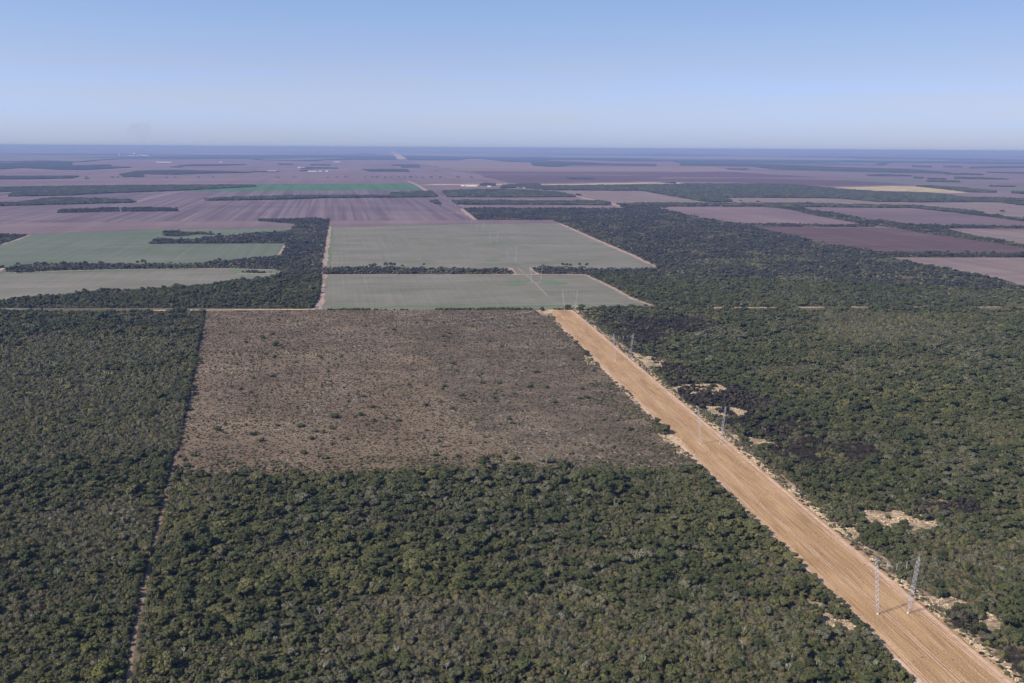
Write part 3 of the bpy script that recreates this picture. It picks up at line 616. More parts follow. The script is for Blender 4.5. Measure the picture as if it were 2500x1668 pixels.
# open low scrub alternates with groves of taller trees
def zone(polys, x, y):
    r = np.zeros(len(x)); 
    for s_ in polys:
        pl = poly(s_); r = np.maximum(r, inside(x + 25*(vnoise(x, y, 40, 81) - .5), y + 60*(vnoise(x, y, 40, 82) - .5), pl).astype(float))
    return r
SCRUB = ['D G -100,775 440,775 425,930 400,1060 -100,1060', 'D G -100,1165 340,1170 330,1290 -100,1290', 'D G 700,1400 1300,1370 1720,1380 1900,1480 1700,1530 800,1520',
         'D G 2050,1190 2450,1180 2500,1420 2200,1400 2060,1300', 'D G 1850,722 2300,722 2300,790 1900,800', 'D G 1380,1070 1560,1075 1640,1130 1500,1130', 'D G 400,1090 560,1090 520,1180 395,1200',
         'D G 1700,1290 1830,1300 1960,1440 1850,1440', 'D G 1780,975 2000,985 2100,1060 1850,1060']
GROVE = ['D G 560,1085 1500,1080 1750,1200 1700,1330 900,1330 600,1250', 'D G 400,1330 800,1330 800,1420 400,1450', 'D G 1700,860 2350,860 2350,960 1750,960', 'D G 1950,1210 2130,1215 2150,1250 1960,1260']
dens = dens - .25*zone(SCRUB, x, y) + .16*zone(GROVE, x, y)
keep = rng.uniform(0, 1, len(x)) < np.clip((dens - .20)*2.4, .10, .95)
T_ = T_[keep]; dens = dens[keep]; x, y = T_[:, 0], T_[:, 1]
burn = np.zeros(len(x), bool)
for b_ in BURNT: burn |= inside(x, y, b_)
burn &= rng.uniform(0, 1, len(x)) < 1.9*vnoise(x, y, 45, 61) - .1
kindn = vnoise(x, y, 110, 5)*.6 + vnoise(x, y, 36, 9)*.25 + rng.uniform(0, 1, len(x))*.45
P3 = np.c_[x, y, np.zeros(len(x))]
farness = np.clip((y - 1500) / 1500, 0, 1)          # farther woods turn darker and greyer: crown shade put into the leaf mix
spc = np.where(kindn < .46 - .10*farness, 3, np.where(kindn < .69 + .38*farness + .12*(verge(P3[:, :2]) > 0) + .18*((verge(P3[:, :2]) > 0) & (verge(P3[:, :2]) < 130)), 0, np.where(kindn < 1.12 + .3*farness, 1, 2)))
sc = (.55 + 1.0*rng.uniform(0, 1, len(x))**2.2) * (.70 + .70*np.clip(dens, .1, 1))
sc *= np.where(rng.uniform(0, 1, len(x)) < .06, 1.35, 1.0)
S3 = np.stack([sc*rng.uniform(.85, 1.25, len(x)), sc*rng.uniform(.85, 1.25, len(x)), sc*rng.uniform(.82, 1.12, len(x))], 1)
P3 = np.c_[x, y, np.zeros(len(x))]

# the 300 nearest trees of the photograph become trees of their own
u, v = project(x, y, 3.0)
cand = np.where((u > 12) & (u < 2488) & (v < 1660) & (~burn) & (T_[:, 2] == 0))[0]
cand = cand[np.argsort(-v[cand])][:300]
own = np.zeros(len(x), bool); own[cand] = True
trk_x = np.array([p[0] for p in TRK]); trk_y = np.array([p[1] for p in TRK])
LOOK = {'dark': 'dark green', 'olive': 'olive green', 'yellow': 'bright yellowish green', 'grey': 'dull grey-green'}
for i in cand:
    sp = SP[spc[i]]; k = int(rng.integers(0, 3)); cm, tm = tree_parts[sp, k]
    left = x[i] < np.interp(y[i], trk_y, trk_x)
    right = x[i] > SR[1][0] - (y[i] - SR[1][1]) * math.tan(R(7.6))
    where = 'left of the narrow track' if left else ('right of the tilled strip' if right else 'between narrow track and tilled strip')
    size = 'large' if sc[i] > 1.0 else ('small' if sc[i] < .78 else 'mid-sized')
    o = empty('tree', (x[i], y[i], 0), rng.uniform(0, 6.28)); o.scale = S3[i]
    col_ = ('far left', 'left', 'left of centre', 'centre-left', 'centre', 'centre-right', 'right of centre', 'right', 'far right')[min(8, int(u[i]/2500*9))]
    row_ = 'bottom edge' if v[i] > 1615 else 'just above bottom edge'
    tag(o, f'{size} {LOOK[sp]} tree {where.replace("between narrow track and tilled strip", "left of the strip")}, {row_}, {col_}', 'tree', f'{size} {LOOK[sp]} trees, {row_}, {col_}')
    part('crown', cm, o); part('trunk', tm, o)
for lod in (0, 1, 2):
    L = (T_[:, 2] == lod) & ~own
    for si, sp in enumerate(SP):
        k = L & (spc == si) & ~burn
        scatter('woodland_trees', f'dense mass of {LOOK[sp]} trees filling the {("near", "middle", "far")[lod]} woodland', 'woodland', P3[k], S3[k], tree_protos[sp, lod], .05)
    k = L & burn
    scatter('scorched_trees', f'scorched blackish trees and scrub at {("near", "middle", "far")[lod]} distance beside the strip', 'scrub', P3[k], S3[k], burnt_trees[lod], .05)
# undergrowth
x, y = Sh[:, 0], Sh[:, 1]
z = .6*vnoise(x, y, 120, 21) + .4*vnoise(x, y, 45, 22)
keep = rng.uniform(0, 1, len(x)) < .93
burn = np.zeros(len(x), bool)
for b_ in BURNT: burn |= inside(x, y, b_)
burn &= rng.uniform(0, 1, len(x)) < 1.7*vnoise(x, y, 22, 62)
r0 = rng.uniform(0, 1, len(x)) + (z - .5)*.9
r0 = np.where((y > 1900) & (r0 > .60) & (rng.uniform(0, 1, len(x)) < .6), .30, r0)
sp = np.select([burn, r0 < .20, r0 < .38, r0 < .60, r0 < .73, r0 < .78, r0 < 1.06], [9, 1, 0, 3, 4, 2, 6], 5)
sc = rng.uniform(.70, 1.35, len(x)); sz_ = zone(SCRUB, x, y); sc = sc * (1 + .30*sz_) * np.where(rng.uniform(0, 1, len(x)) < .12, 1.45, 1)
r0 = np.where((sz_ > 0) & (rng.uniform(0, 1, len(x)) < .25), np.where(rng.uniform(0, 1, len(x)) < .55, 1.0, .5), r0); sp = np.select([burn, r0 < .20, r0 < .38, r0 < .60, r0 < .73, r0 < .78, r0 < 1.06], [9, 1, 0, 3, 4, 2, 6], 5)
S3s = np.stack([sc*rng.uniform(.8, 1.35, len(x)), sc*rng.uniform(.8, 1.35, len(x)), sc*rng.uniform(.7, 1.2, len(x))], 1)
for lod in (0, 1, 2):
    for code, nm, pr in ((0, 'dark green shrubs', shrub_protos['dark', lod]), (1, 'olive green shrubs', shrub_protos['olive', lod]), (2, 'yellowish green shrubs', shrub_protos['yellow', lod]),
                         (3, 'grey-green shrubs', shrub_protos['grey', lod]), (4, 'leafless brown thorn scrub', bare_protos['twig_brown', lod]), (5, 'leafless grey thorn scrub', bare_protos['twig_grey', lod]), (6, 'brownish olive shrubs', brown_protos[lod]), (9, 'scorched low scrub', bare_protos['burnt', lod])):
        k = keep & (Sh[:, 2] == lod) & (sp == code)
        q = np.c_[x[k], y[k], np.zeros(k.sum())]
        scatter('undergrowth', f'{nm} between the trees of the {("near", "middle", "far")[lod]} woodland', 'undergrowth', q, S3s[k] * (1.0 if lod < 2 else 1.25), pr, .1)

# far woods: canopy clumps, each some 25 m across
def clump(seed, mat):
    r_ = np.random.default_rng(seed); p = Plant()
    for i in range(16):
        a = r_.uniform(0, 6.283); e = 14*math.sqrt(r_.uniform(0, 1)); s_ = r_.uniform(.5, 1.35)
        p.lobe((math.cos(a)*e, math.sin(a)*e, 4.1*s_), (3.6*s_, 3.6*s_, 2.9*s_), 0, .22, r_)
    
    return proto('clump', p.mesh('clump', [mat]))
clumps = [clump(300 + k, M[m_]) for k, m_ in enumerate(('leaf_far_shade', 'leaf_far_shade', 'leaf_dark', 'leaf_far_shade', 'leaf_far_shade', 'leaf_dark'))]
C = [q for nm, pl in WOODS.items() for q in (sample(pl, 17, 5200, 26000),) if len(q)]
C = np.concatenate(C); s_ = rng.uniform(.8, 1.3, len(C))
scatter('distant_woodland', 'dark bands of distant woodland between the far fields', 'woodland', np.c_[C, np.zeros(len(C))], np.stack([s_, s_, s_*rng.uniform(.85, 1.25, len(C))], 1), clumps)
# the wooded belt below the horizon: low ragged forest edge along its front
E = []
for a, b_ in zip(belt[:-1], belt[1:]):
    a, b_ = Vector(a), Vector(b_); n = int((b_ - a).length / 22)
    for k in range(n):
        p = a.lerp(b_, k/max(n, 1)); E += [(p.x + random.uniform(-15, 15), p.y + random.uniform(0, 400)) for _ in range(3)]
E = np.array(E); E = E[in_view(E[:, 0], E[:, 1])]; s_ = rng.uniform(.9, 1.6, len(E))
scatter('forest_edge', 'ragged front of the hazy blue forest belt under the horizon', 'forest', np.c_[E, np.zeros(len(E))], np.stack([s_, s_, s_], 1), clumps)

# ------------------------------------------------------------------ cleared field: brush, bushes, dead wood
q = sample(CLR, 2.6); k = rng.uniform(0, 1, len(q)) < .25 + .6*vnoise(q[:, 0], q[:, 1]*2.2, 24, 31); q = q[k]; d = np.hypot(q[:, 0], q[:, 1])
dryp = [proto('brush', bare_shape(500 + k, 1, 1.0, .75).mesh('brush', [M['dry']])) for k in range(4)]
s_ = rng.uniform(.4, 1.15, len(q)); scatter('dry_brush', 'low dry brush covering the cleared brown field', 'brush', np.c_[q, np.zeros(len(q))], np.stack([s_*rng.uniform(1, 2.0, len(q)), s_, s_], 1), dryp, .1)
q = sample(CLR, 6.5); k = rng.uniform(0, 1, len(q)) < .14 + .42*(vnoise(q[:, 0], q[:, 1], 45, 33) > .60); q = q[k]
s_ = rng.uniform(.25, 1.0, len(q))**1.3; scatter('low_scrub', 'small green and grey regrowth dotted over the cleared brown field', 'scrub', np.c_[q, np.zeros(len(q))], np.stack([s_*1.2, s_, s_*.8], 1), shrub_protos['grey', 1] + shrub_protos['dark', 1] + bare_protos['twig_brown', 1], .1)
q = sample(CLR, 3.4); u_, v_ = project(q[:, 0], q[:, 1]); nz = vnoise(q[:, 0], q[:, 1], 22, 91)
k = (rng.uniform(0, 1, len(q)) < .55) & ((v_ > 1150 - 60*nz**1.5) | ((u_ > 1380 + (v_ - 850)*.55) & (nz > .52))); q = q[k]; s_ = rng.uniform(.35, 1.0, len(q))
scatter('edge_scrub', 'ragged low shrubs creeping into the cleared field from the woodland edge', 'scrub', np.c_[q, np.zeros(len(q))], np.stack([s_*1.3, s_*1.2, s_*.8], 1), shrub_protos['grey', 1] + shrub_protos['olive', 1] + bare_protos['twig_brown', 1] + brown_protos[1], .1)
lg = []
for v_ in range(3):
    p = Plant(); r_ = np.random.default_rng(v_ + 70)
    for i in range(5): a = r_.uniform(-2, 2, 3); b_ = a + r_.normal(0, 1.3, 3); p.limb((a[0], a[1], .15), (b_[0], b_[1], .25 + abs(b_[2])*.1), .11, .06, 4, 0)
    lg.append(proto('felled_wood', p.mesh('felled_wood', [M['deadwood']])))
q = sample(CLR, 8); k = rng.uniform(0, 1, len(q)) < .08 + .6*(vnoise(q[:, 0], q[:, 1], 70, 93) > .60); q = q[k]; s_ = rng.uniform(.5, 1.5, len(q))
scatter('felled_wood', 'pale felled branches lying scattered over the cleared field', 'dead wood', np.c_[q, np.zeros(len(q))], np.stack([s_, s_, s_], 1), lg)
bush_me = {}
for sp_ in ('dark', 'olive', 'grey'):
    for k in range(3):
        r_ = shrub_shape(820 + 7*k + len(sp_), 0, 2.3, 2.9, 5); tr = Plant()
        for a in (0, 2.1, 4.2): tr.limb((0, 0, -.1), (math.cos(a)*.7, math.sin(a)*.7, 1.3), .09, .05, 4, 0)
        bush_me[sp_, k] = (r_.mesh('foliage', [M['leaf_' + sp_]]), tr.mesh('stem', [M['bark']]))
def bush(px, py, s, sp_, label, group, k=0):
    X, Y = G(px, py); o = empty('bush', (X, Y, 0), random.uniform(0, 6.28)); s *= 1.3; o.scale = (s*1.25, s*1.25, s*.9)
    tag(o, label, 'bush', group); fo, st = bush_me[sp_, k % 3]; part('foliage', fo, o); part('stem', st, o)
own_b = [(632, 794, 2.3, 'olive', 'largest green bush in the cleared field, near its upper left corner'), (766, 960, 1.6, 'dark', 'dark bush leaning over a bleached stump in the lower middle of the cleared field'),
         (827, 954, 1.2, 'dark', 'compact dark bush just right of the dark pair in the cleared field'), (498, 989, 1.3, 'dark', 'dark spreading bush near the lower left edge of the cleared field'),
         (579, 999, 1.1, 'dark', 'small dark bush right of the spreading one at the lower left of the cleared field'), (690, 980, 1.3, 'dark', 'dark bush left of the bleached stump in the cleared field'),
         (1106, 880, 1.2, 'dark', 'round dark bush alone in the right half of the cleared field'), (1215, 889, 1.4, 'dark', 'left one of the dark bush pair towards the tilled strip'),
         (1253, 891, 1.3, 'dark', 'right one of the dark bush pair towards the tilled strip'), (905, 758, 1.3, 'dark', 'dark bush near the top middle of the cleared field'),
         (1177, 1054, 1.5, 'olive', 'green bush just beyond the near woodland edge'), (1262, 1062, 1.9, 'grey', 'wide grey-green bush beyond the near woodland edge'),
         (622, 864, 1.5, 'grey', 'grey spreading bush in the left half of the cleared field'), (1040, 836, 1.4, 'dark', 'dark bush above the pair near the middle right of the cleared field'),
         (960, 779, 1.1, 'grey', 'grey bush below the track in the top middle of the cleared field'), (1230, 855, 1.6, 'grey', 'grey-green bush above the dark pair by the strip'),
         (432, 1072, 1.2, 'dark', 'dark bush in the bottom left corner of the cleared field'), (604, 778, 1.3, 'dark', 'dark bush up and left of the largest green bush'),
         (1272, 925, 1.2, 'olive', 'green bush below the dark pair near the strip'), (1345, 915, 1.2, 'dark', 'dark bush close to the left edge of the tilled strip')]
for k, (px, py, s, sp_, lb) in enumerate(own_b): bush(px*1.0638, py*1.0638, s, sp_, lb, None, k)
n = 0
while n < 170:
    px = random.uniform(430, 1690); py = 762 + 370*random.random()**1.1; X, Y = G(px, py)
    if not inside(np.array([X]), np.array([Y]), CLR)[0] or (px < 1040 and random.random() < .45): continue
    if vnoise(np.array([X]), np.array([Y]), 45, 35)[0] < random.uniform(.25, .75): continue
    sp_ = random.choice(['dark', 'dark', 'grey', 'olive']); up = py < 880
    bush(px, py, random.uniform(.55, 1.2), sp_, f'{dict(dark="dark green", grey="grey-green", olive="olive")[sp_]} bush in the {("top", "upper", "lower", "bottom")[min(3, int((py-762)/92))]} {("left", "middle left", "middle right", "right")[min(3, int((px-430)/300))]} of the cleared field', f'{sp_} bushes in the {("top", "upper", "lower", "bottom")[min(3, int((py-762)/92))]} {("left", "middle left", "middle right", "right")[min(3, int((px-430)/300))]} of the cleared field', n)
    n += 1
LFT = [(p[0] - 3.9, p[1]) for p in TRK] + [(G(457, 990)[0] - 2.2, G(457, 990)[1]), (G(484, 850)[0] - 2.2, G(484, 850)[1]), (G(501, 762)[0] - 2.2, G(501, 762)[1])]; q = []
for a, b_ in zip(LFT[:-1], LFT[1:]):
    n = int(math.hypot(b_[0]-a[0], b_[1]-a[1]) / 3.1)
    for k in range(n): t_ = (k + random.random()*.8)/max(n, 1); q.append((a[0] + (b_[0]-a[0])*t_ - random.uniform(0, 1.6), a[1] + (b_[1]-a[1])*t_, 0))
q = np.array(q); q = q[in_view(q[:, 0], q[:, 1])]; s_ = rng.uniform(.50, .85, len(q))
scatter('thicket', 'close row of trees shading the narrow track and the left edge of the cleared field', 'thicket', q, np.stack([s_*.8, s_*.9, s_*1.05], 1), tree_protos['dark', 0] + tree_protos['grey', 0] + tree_protos['olive', 0])
# hedge of shrubs along the far side of the cleared field
HL = poly('F G 782,756 900,756 1100,756 1300,755'); q = []
for a, b_ in zip(HL[:-1], HL[1:]):
    for k in range(190): p = Vector(a).lerp(Vector(b_), random.random()); q.append((p.x, p.y + random.uniform(-8, 7), 0))
q = np.array(q); k = vnoise(q[:, 0], q[:, 1], 40, 41) > .30; q = q[k]; s_ = rng.uniform(.6, 1.35, len(q))
scatter('boundary_scrub', 'thin line of shrubs between the cleared field and the grey-green crop', 'scrub', q, np.stack([s_*1.3, s_, s_], 1), shrub_protos['dark', 1] + shrub_protos['olive', 1] + bare_protos['burnt', 1])
# emergent trees standing over the hedges
def lone(px, py, hc, s, label, group=None, sp_='dark'):
    X, Y = G(px, py, hc); o = empty('tree', (X, Y, 0), random.uniform(0, 6)); o.scale = (s, s, s*1.15); cm, tm = tree_parts[sp_, random.randrange(3)]
    tag(o, label, 'tree', group); part('crown', cm, o); part('trunk', tm, o)
for X, Y, s, lb in ((430, 368, 1.5, 'slim tall tree left of the clustered tall trees on the middle hedge'), (500, 364, 2.0, 'first broad tall tree of the cluster standing on the middle hedge'),
                    (528, 362, 2.1, 'tallest tree of the cluster standing on the middle hedge'), (552, 366, 1.7, 'right-hand tree of the tall cluster on the middle hedge'), (745, 370, 1.5, 'lone slim tree standing up from the middle hedge'),
                    (605, 378, 1.2, 'low tree just right of the tall cluster on the middle hedge'), (1500, 376, 1.6, 'tree beside the gap at the start of the right-hand hedge'), (1628, 368, 1.6, 'left tree of the group of three beyond the gap'),
                    (1655, 370, 1.5, 'middle tree of the group of three beyond the gap'), (1680, 372, 1.5, 'right tree of the group of three beyond the gap'), (1735, 368, 1.5, 'spreading tree left of the wide one on the right-hand hedge'), (1785, 367, 1.9, 'widest tree standing on the right-hand hedge')):
    lone(*zp('Z5', X, Y), 7.2*s, s, lb)
for X, Y, s, lb in ((570, 558, 2.0, 'broad tall tree rising above the edge of the left woodland'), (688, 555, 1.9, 'tall round tree right of the broad one on the left woodland edge'), (795, 558, 1.6, 'third tall tree along the left woodland edge'),
                    (185, 606, 1.6, 'tall tree at the far left woodland edge'), (690, 378, 1.7, 'tall tree near the middle of the long left hedge'), (965, 365, 2.0, 'tallest spreading tree on the long left hedge'),
                    (925, 374, 1.6, 'tree just left of the tallest one on the long left hedge'), (430, 378, 1.8, 'broad tree on the left part of the long left hedge'), (575, 376, 1.7, 'broad tree between two others on the long left hedge'),
                    (120, 386, 1.6, 'tree at the left end of the long left hedge'), (300, 380, 1.6, 'rounded tree second along the long left hedge'), (1210, 535, 1.7, 'tall tree right of the middle of the left woodland edge')):
    lone(*zp('Z4', X, Y), 7.2*s, s, lb)
# bleached leafless trees and candelabra cacti sticking out of the scrub
snags = [tuple(Q.mesh(nm, [M['deadwood']]) for Q, nm in zip(snag_shape(60 + k), ('trunk', 'branches'))) for k in range(4)]
cacti = [cactus_shape(80 + k).mesh('cactus', [M['cactus']]) for k in range(3)]
def free_spot():
    while True:
        px, py = random.uniform(20, 2480), 1150 + 500*random.random()**.8; X, Y = G(px, py, 3); a = np.array([[X, Y]])
        if len(clear_of(a, 3)): return X, Y, px, py
for n in range(70):
    X, Y, px, py = free_spot(); o = empty('dead_tree', (X, Y, 0), random.uniform(0, 6.28)); s = random.uniform(.7, 1.15); o.scale = (s, s, s)
    side_ = ('far left', 'left', 'centre', 'right', 'far right')[int(px/500.1)]; dep_ = ('farther back', 'halfway', 'nearest the bottom edge')[min(2, int((py - 1150)/172))]
    tag(o, f'bleached leafless tree poking out of the {side_} foreground scrub, {dep_}', 'dead tree', f'bleached leafless trees in the {side_} foreground, {dep_}')
    tm, bm_ = snags[n % 4]; part('trunk', tm, o); part('branches', bm_, o)
for n in range(70):
    X, Y, px, py = free_spot(); o = link(bpy.data.objects.new('candelabra_cactus', cacti[n % 3])); o.location = (X, Y, 0); s = random.uniform(1.1, 1.7); o.scale = (s, s, s); o.rotation_euler = (0, 0, random.uniform(0, 6.28))
    side_ = ('far left', 'left', 'centre', 'right', 'far right')[int(px/500.1)]; dep_ = ('farther back', 'halfway', 'nearest the bottom edge')[min(2, int((py - 1150)/172))]
    tag(o, f'pale green many-armed cactus in the {side_} foreground scrub, {dep_}', 'cactus', f'pale cacti in the {side_} foreground, {dep_}')
# clods and weeds along the strip edges and on the sand
cl = []
for v_ in range(3):
    p = Plant(); r_ = np.random.default_rng(v_)
    for i in range(4): p.lobe((r_.uniform(-.9, .9), r_.uniform(-.6, .6), .12), (r_.uniform(.4, .9), r_.uniform(.3, .6), r_.uniform(.25, .55)), 0, .3, r_)
    cl.append(proto('clods', p.mesh('clods', [M['clod']])))
q = []
a0, a1, b0, b1 = Vector(SL[0]), Vector(SL[-1]), Vector(SR[0]), Vector(SR[-1])
for i in range(5200):
    p = b0.lerp(b1, random.random()); q.append((p.x + abs(random.gauss(0, 3.2)) + random.uniform(-.6, 1), p.y, 0))
for i in range(900):
    p = a0.lerp(a1, random.random()); q.append((p.x - abs(random.gauss(0, 1.2)) + .5, p.y, 0))
for pl in sand_polys: q += [(a, b_, 0) for a, b_ in sample(pl, 2.2)]
q = np.array(q); k = (vnoise(q[:, 0], q[:, 1], 16, 51) > .33) & in_view(q[:, 0], q[:, 1]); q = q[k]; s_ = rng.uniform(.5, 1.4, len(q))
scatter('soil_windrow', 'pale heaped soil and clods pushed up along the edges of the strip', 'soil', q, np.stack([s_, s_*.8, s_*rng.uniform(.5, 1.3, len(q))], 1), cl, .15)
q = sample(STRIP, 3.6); k = rng.uniform(0, 1, len(q)) < .05 + .30*(vnoise(q[:, 0], q[:, 1], 30, 55) > .6); q = q[k]; s_ = rng.uniform(.10, .26, len(q))
scatter('strip_weeds', 'small weeds and tufts scattered over the tilled strip', 'weeds', np.c_[q, np.zeros(len(q))], np.stack([s_*1.3, s_*1.3, s_*.7], 1), shrub_protos['grey', 1] + shrub_protos['olive', 1], .1)
q = []
for i in range(1500):
    p = b0.lerp(b1, random.random()); q.append((p.x + random.uniform(-1, 8), p.y, 0))
q = np.array(q); q = q[in_view(q[:, 0], q[:, 1])]; s_ = rng.uniform(.2, .7, len(q))
scatter('verge_scrub', 'straggly low bushes along the right verge of the tilled strip', 'scrub', q, np.stack([s_*1.3, s_*1.3, s_], 1), shrub_protos['grey', 1] + shrub_protos['olive', 1] + bare_protos['twig_brown', 1] + bare_protos['burnt', 1], .1)

# ------------------------------------------------------------------ pylons: pairs of lattice masts joined by a hanging cross rope
def bar(vs_, fs, a, b_, r, n=4):
    a, b_ = Vector(a), Vector(b_); d = (b_ - a).normalized(); u_ = d.orthogonal().normalized(); w_ = d.cross(u_); o = len(vs_)
    for p in (a, b_): vs_ += [p + (u_*math.cos(k) + w_*math.sin(k))*r for k in [2*math.pi*i/n for i in range(n)]]
    fs += [(o+i, o+(i+1) % n, o+n+(i+1) % n, o+n+i) for i in range(n)]
MH = 38.0
def mast_mesh(sgn):
    vs_, fs = [], []; lean = 4.0*sgn; n = 24
    def ring(k):
        z = MH*k; hw = .16 + .62*min(1, k/.16, (1-k)/.13 + .15); cx = lean*k
        return [Vector((cx + sx*hw, sy*hw, z)) for sx, sy in ((-1, -1), (1, -1), (1, 1), (-1, 1))]
    P = [ring(i/n) for i in range(n+1)]
    for i in range(n):
        for c in range(4):
            bar(vs_, fs, P[i][c], P[i+1][c], .075); bar(vs_, fs, P[i][(c + i % 2) % 4], P[i+1][(c + 1 - i % 2) % 4], .042, 3)
            if i % 2: bar(vs_, fs, P[i+1][c], P[i+1][(c+1) % 4], .042, 3)
    return mesh_np('mast', vs_, fs, [M['metal']])
BW = 9.9                                        # half distance of the mast feet
def rope_pt(k): tx = BW + 4.0; return Vector(((2*k-1)*tx, 0, MH + .4 - 4.2*(1 - (2*k-1)**2)))
def build_pylon():
    me = {'mastL': mast_mesh(-1), 'mastR': mast_mesh(1)}
    vs_, fs = [], []
    for i in range(16): bar(vs_, fs, rope_pt(i/16), rope_pt((i+1)/16), .05, 4)
    me['rope'] = mesh_np('cross_rope', vs_, fs, [M['cable']])
    vs_, fs = [], []; bar(vs_, fs, (0, 0, 0), (0, 0, -4.6), .10, 6)
    for i in range(14):
        z = -.5 - i*.28; bar(vs_, fs, (0, 0, z), (0, 0, z - .10), .17, 8)
    me['ins'] = mesh_np('insulator_string', vs_, fs, [M['insul']])
    for s in (-1, 1):
        for f_ in (-1, 1):
            vs_, fs = [], []; bar(vs_, fs, (s*(BW+4), 0, MH), (s*(BW+8), f_*26, .1), .022, 3); me['guy', s, f_] = mesh_np('guy_wire', vs_, fs, [M['cable']])
    for s in (-1, 1):
        vs_, fs = [], []; bar(vs_, fs, (s*BW, 0, 0), (s*BW, 0, .7), .8, 8); o = len(vs_) - 8; fs.append(tuple(range(o, o+8))); me['foot', s] = mesh_np('footing', vs_, fs, [M['creamwall']])
    return me
PY = build_pylon()
ORD = ['nearest', 'second nearest', 'third', 'fourth', 'fifth', 'sixth', 'seventh', 'eighth', 'ninth', 'tenth', 'eleventh', 'farthest']
WH = ['low on the tilled strip at the right', 'halfway up the tilled strip', 'near the upper end of the tilled strip', 'at the top end of the tilled strip', 'in the lower grey-green crop field',
      'just beyond the gap between the two crop fields', 'in the middle of the upper crop field', 'near the far edge of the upper crop field', 'in the ploughed land beyond the upper crop field', 'in the ploughed land beside the far road', 'far off by the long road', 'far off in the hazy farmland']
feet = [(2180, 1499), (1734, 1084), (1520, 880), (1391, 757), (1309, 688), (1249, 636), (1205, 594), (1172, 566)]
a = Vector(G(1205, 594)); b_ = Vector(G(1172, 566)); st = (b_ - a).normalized() * 440
locs = [Vector(G(*p)) for p in feet] + [b_ + st*k for k in (1, 2, 3, 4)]
PH = math.atan2(-(locs[7].x - locs[0].x), (locs[7].y - locs[0].y))
for i, p in enumerate(locs):
    o = empty('transmission_tower', (p.x, p.y, .1), PH*.6)
    tag(o, f'{ORD[i]} mast pair, {WH[i]}', 'power pylon', 'transmission towers in a line to the horizon')
    for s, k in ((-1, 'mastL'), (1, 'mastR')): q = part('mast', PY[k], o); q.location = (s*BW, 0, .3)
    part('cross_rope', PY['rope'], o)
    for k in (.27, .5, .73): q = part('insulator_string', PY['ins'], o); q.location = rope_pt(k)
    for key in PY:
        if isinstance(key, tuple): part('guy_wire' if key[0] == 'guy' else 'footing', PY[key], o)

# ------------------------------------------------------------------ farm sheds, village, town, smoke
def building(name, px, py, L, Wd, hh, wallm, roofm, label, cat, group=None, rz=R(10), ridge=None):
    X, Y = G(px, py); o = empty(name, (X, Y, 0), rz); tag(o, label, cat, group); r_ = ridge or Wd*.16
    x_, y_ = L/2, Wd/2
    v_ = [(-x_, -y_, 0), (x_, -y_, 0), (x_, y_, 0), (-x_, y_, 0), (-x_, -y_, hh), (x_, -y_, hh), (x_, y_, hh), (-x_, y_, hh), (-x_, 0, hh + r_), (x_, 0, hh + r_)]
    part('wall', mesh_np('wall', v_, [(0, 1, 5, 4), (2, 3, 7, 6), (1, 2, 6, 9, 5), (3, 0, 4, 8, 7)], [wallm]), o)
    e = .5; k = r_ / y_
    v_ = [(-x_-e, -y_-e, hh - e*k + .02), (x_+e, -y_-e, hh - e*k + .02), (x_+e, 0, hh + r_ + .02), (-x_-e, 0, hh + r_ + .02), (x_+e, y_+e, hh - e*k + .02), (-x_-e, y_+e, hh - e*k + .02)]
    v_ += [(a_, b2, c_ + .2) for a_, b2, c_ in v_]
    part('roof', mesh_np('roof', v_, [(6, 7, 8, 9), (9, 8, 10, 11), (0, 1, 7, 6), (4, 5, 11, 10), (1, 2, 8, 7), (2, 4, 10, 8), (5, 3, 9, 11), (3, 0, 6, 9)], [roofm]), o)
    n = max(1, int(L / 18)); vd, fd = [], []
    for i in range(n):
        c = -x_ + (i + .5)*L/n; d0 = len(vd); w2 = min(1.6, L/n*.25); vd += [(c-w2, -y_-.05, .1), (c+w2, -y_-.05, .1), (c+w2, -y_-.05, hh*.6), (c-w2, -y_-.05, hh*.6)]; fd.append((d0, d0+1, d0+2, d0+3))
    part('doorways', mesh_np('doorways', vd, fd, [M['dark']]), o)
def shed_px(z, x0, x1, y, label, hh=5.5, Wd=16, group='long white sheds on the far farmland'):
    (a_, yy), (c_, _) = zp(z, x0, y), zp(z, x1, y); p, q = G(a_, yy), G(c_, yy)
    building('farm_shed', (a_+c_)/2, yy, abs(q[0]-p[0]), Wd, hh, M['whitewall'], M['whiteroof'], label, 'shed', group, R(2), 2.2)
shed_px('Z2', 930, 1010, 320, 'long bright white shed at the edge of the village', 6)
shed_px('Z2', 900, 922, 319, 'short white shed at the left end of the long bright one', 6)
shed_px('Z2', 1078, 1101, 322, 'small white shed between the long bright one and the village', 5)
shed_px('Z1', 1048, 1165, 158, 'long white shed far left in front of the blue forest belt', 9)
shed_px('Z1', 1808, 1868, 218, 'single white shed left of the row of white sheds', 7)
shed_px('Z1', 2010, 2035, 193, 'left shed of the small white pair behind a line of trees', 7)
shed_px('Z1', 2040, 2066, 193, 'right shed of the small white pair behind a line of trees', 7)
shed_px('Z1', 2078, 2140, 219, 'longest shed of the row of white sheds', 7)
shed_px('Z1', 2150, 2172, 219, 'short shed next to the longest in the row of white sheds', 7)
shed_px('Z1', 2198, 2213, 219, 'smallest shed at the right end of the row of white sheds', 7)
shed_px('Z1', 1480, 1502, 156, 'tiny white shed alone below the blue forest belt', 9)
shed_px('Z1', 2250, 2296, 156, 'white shed right of centre-left just below the forest belt', 9)
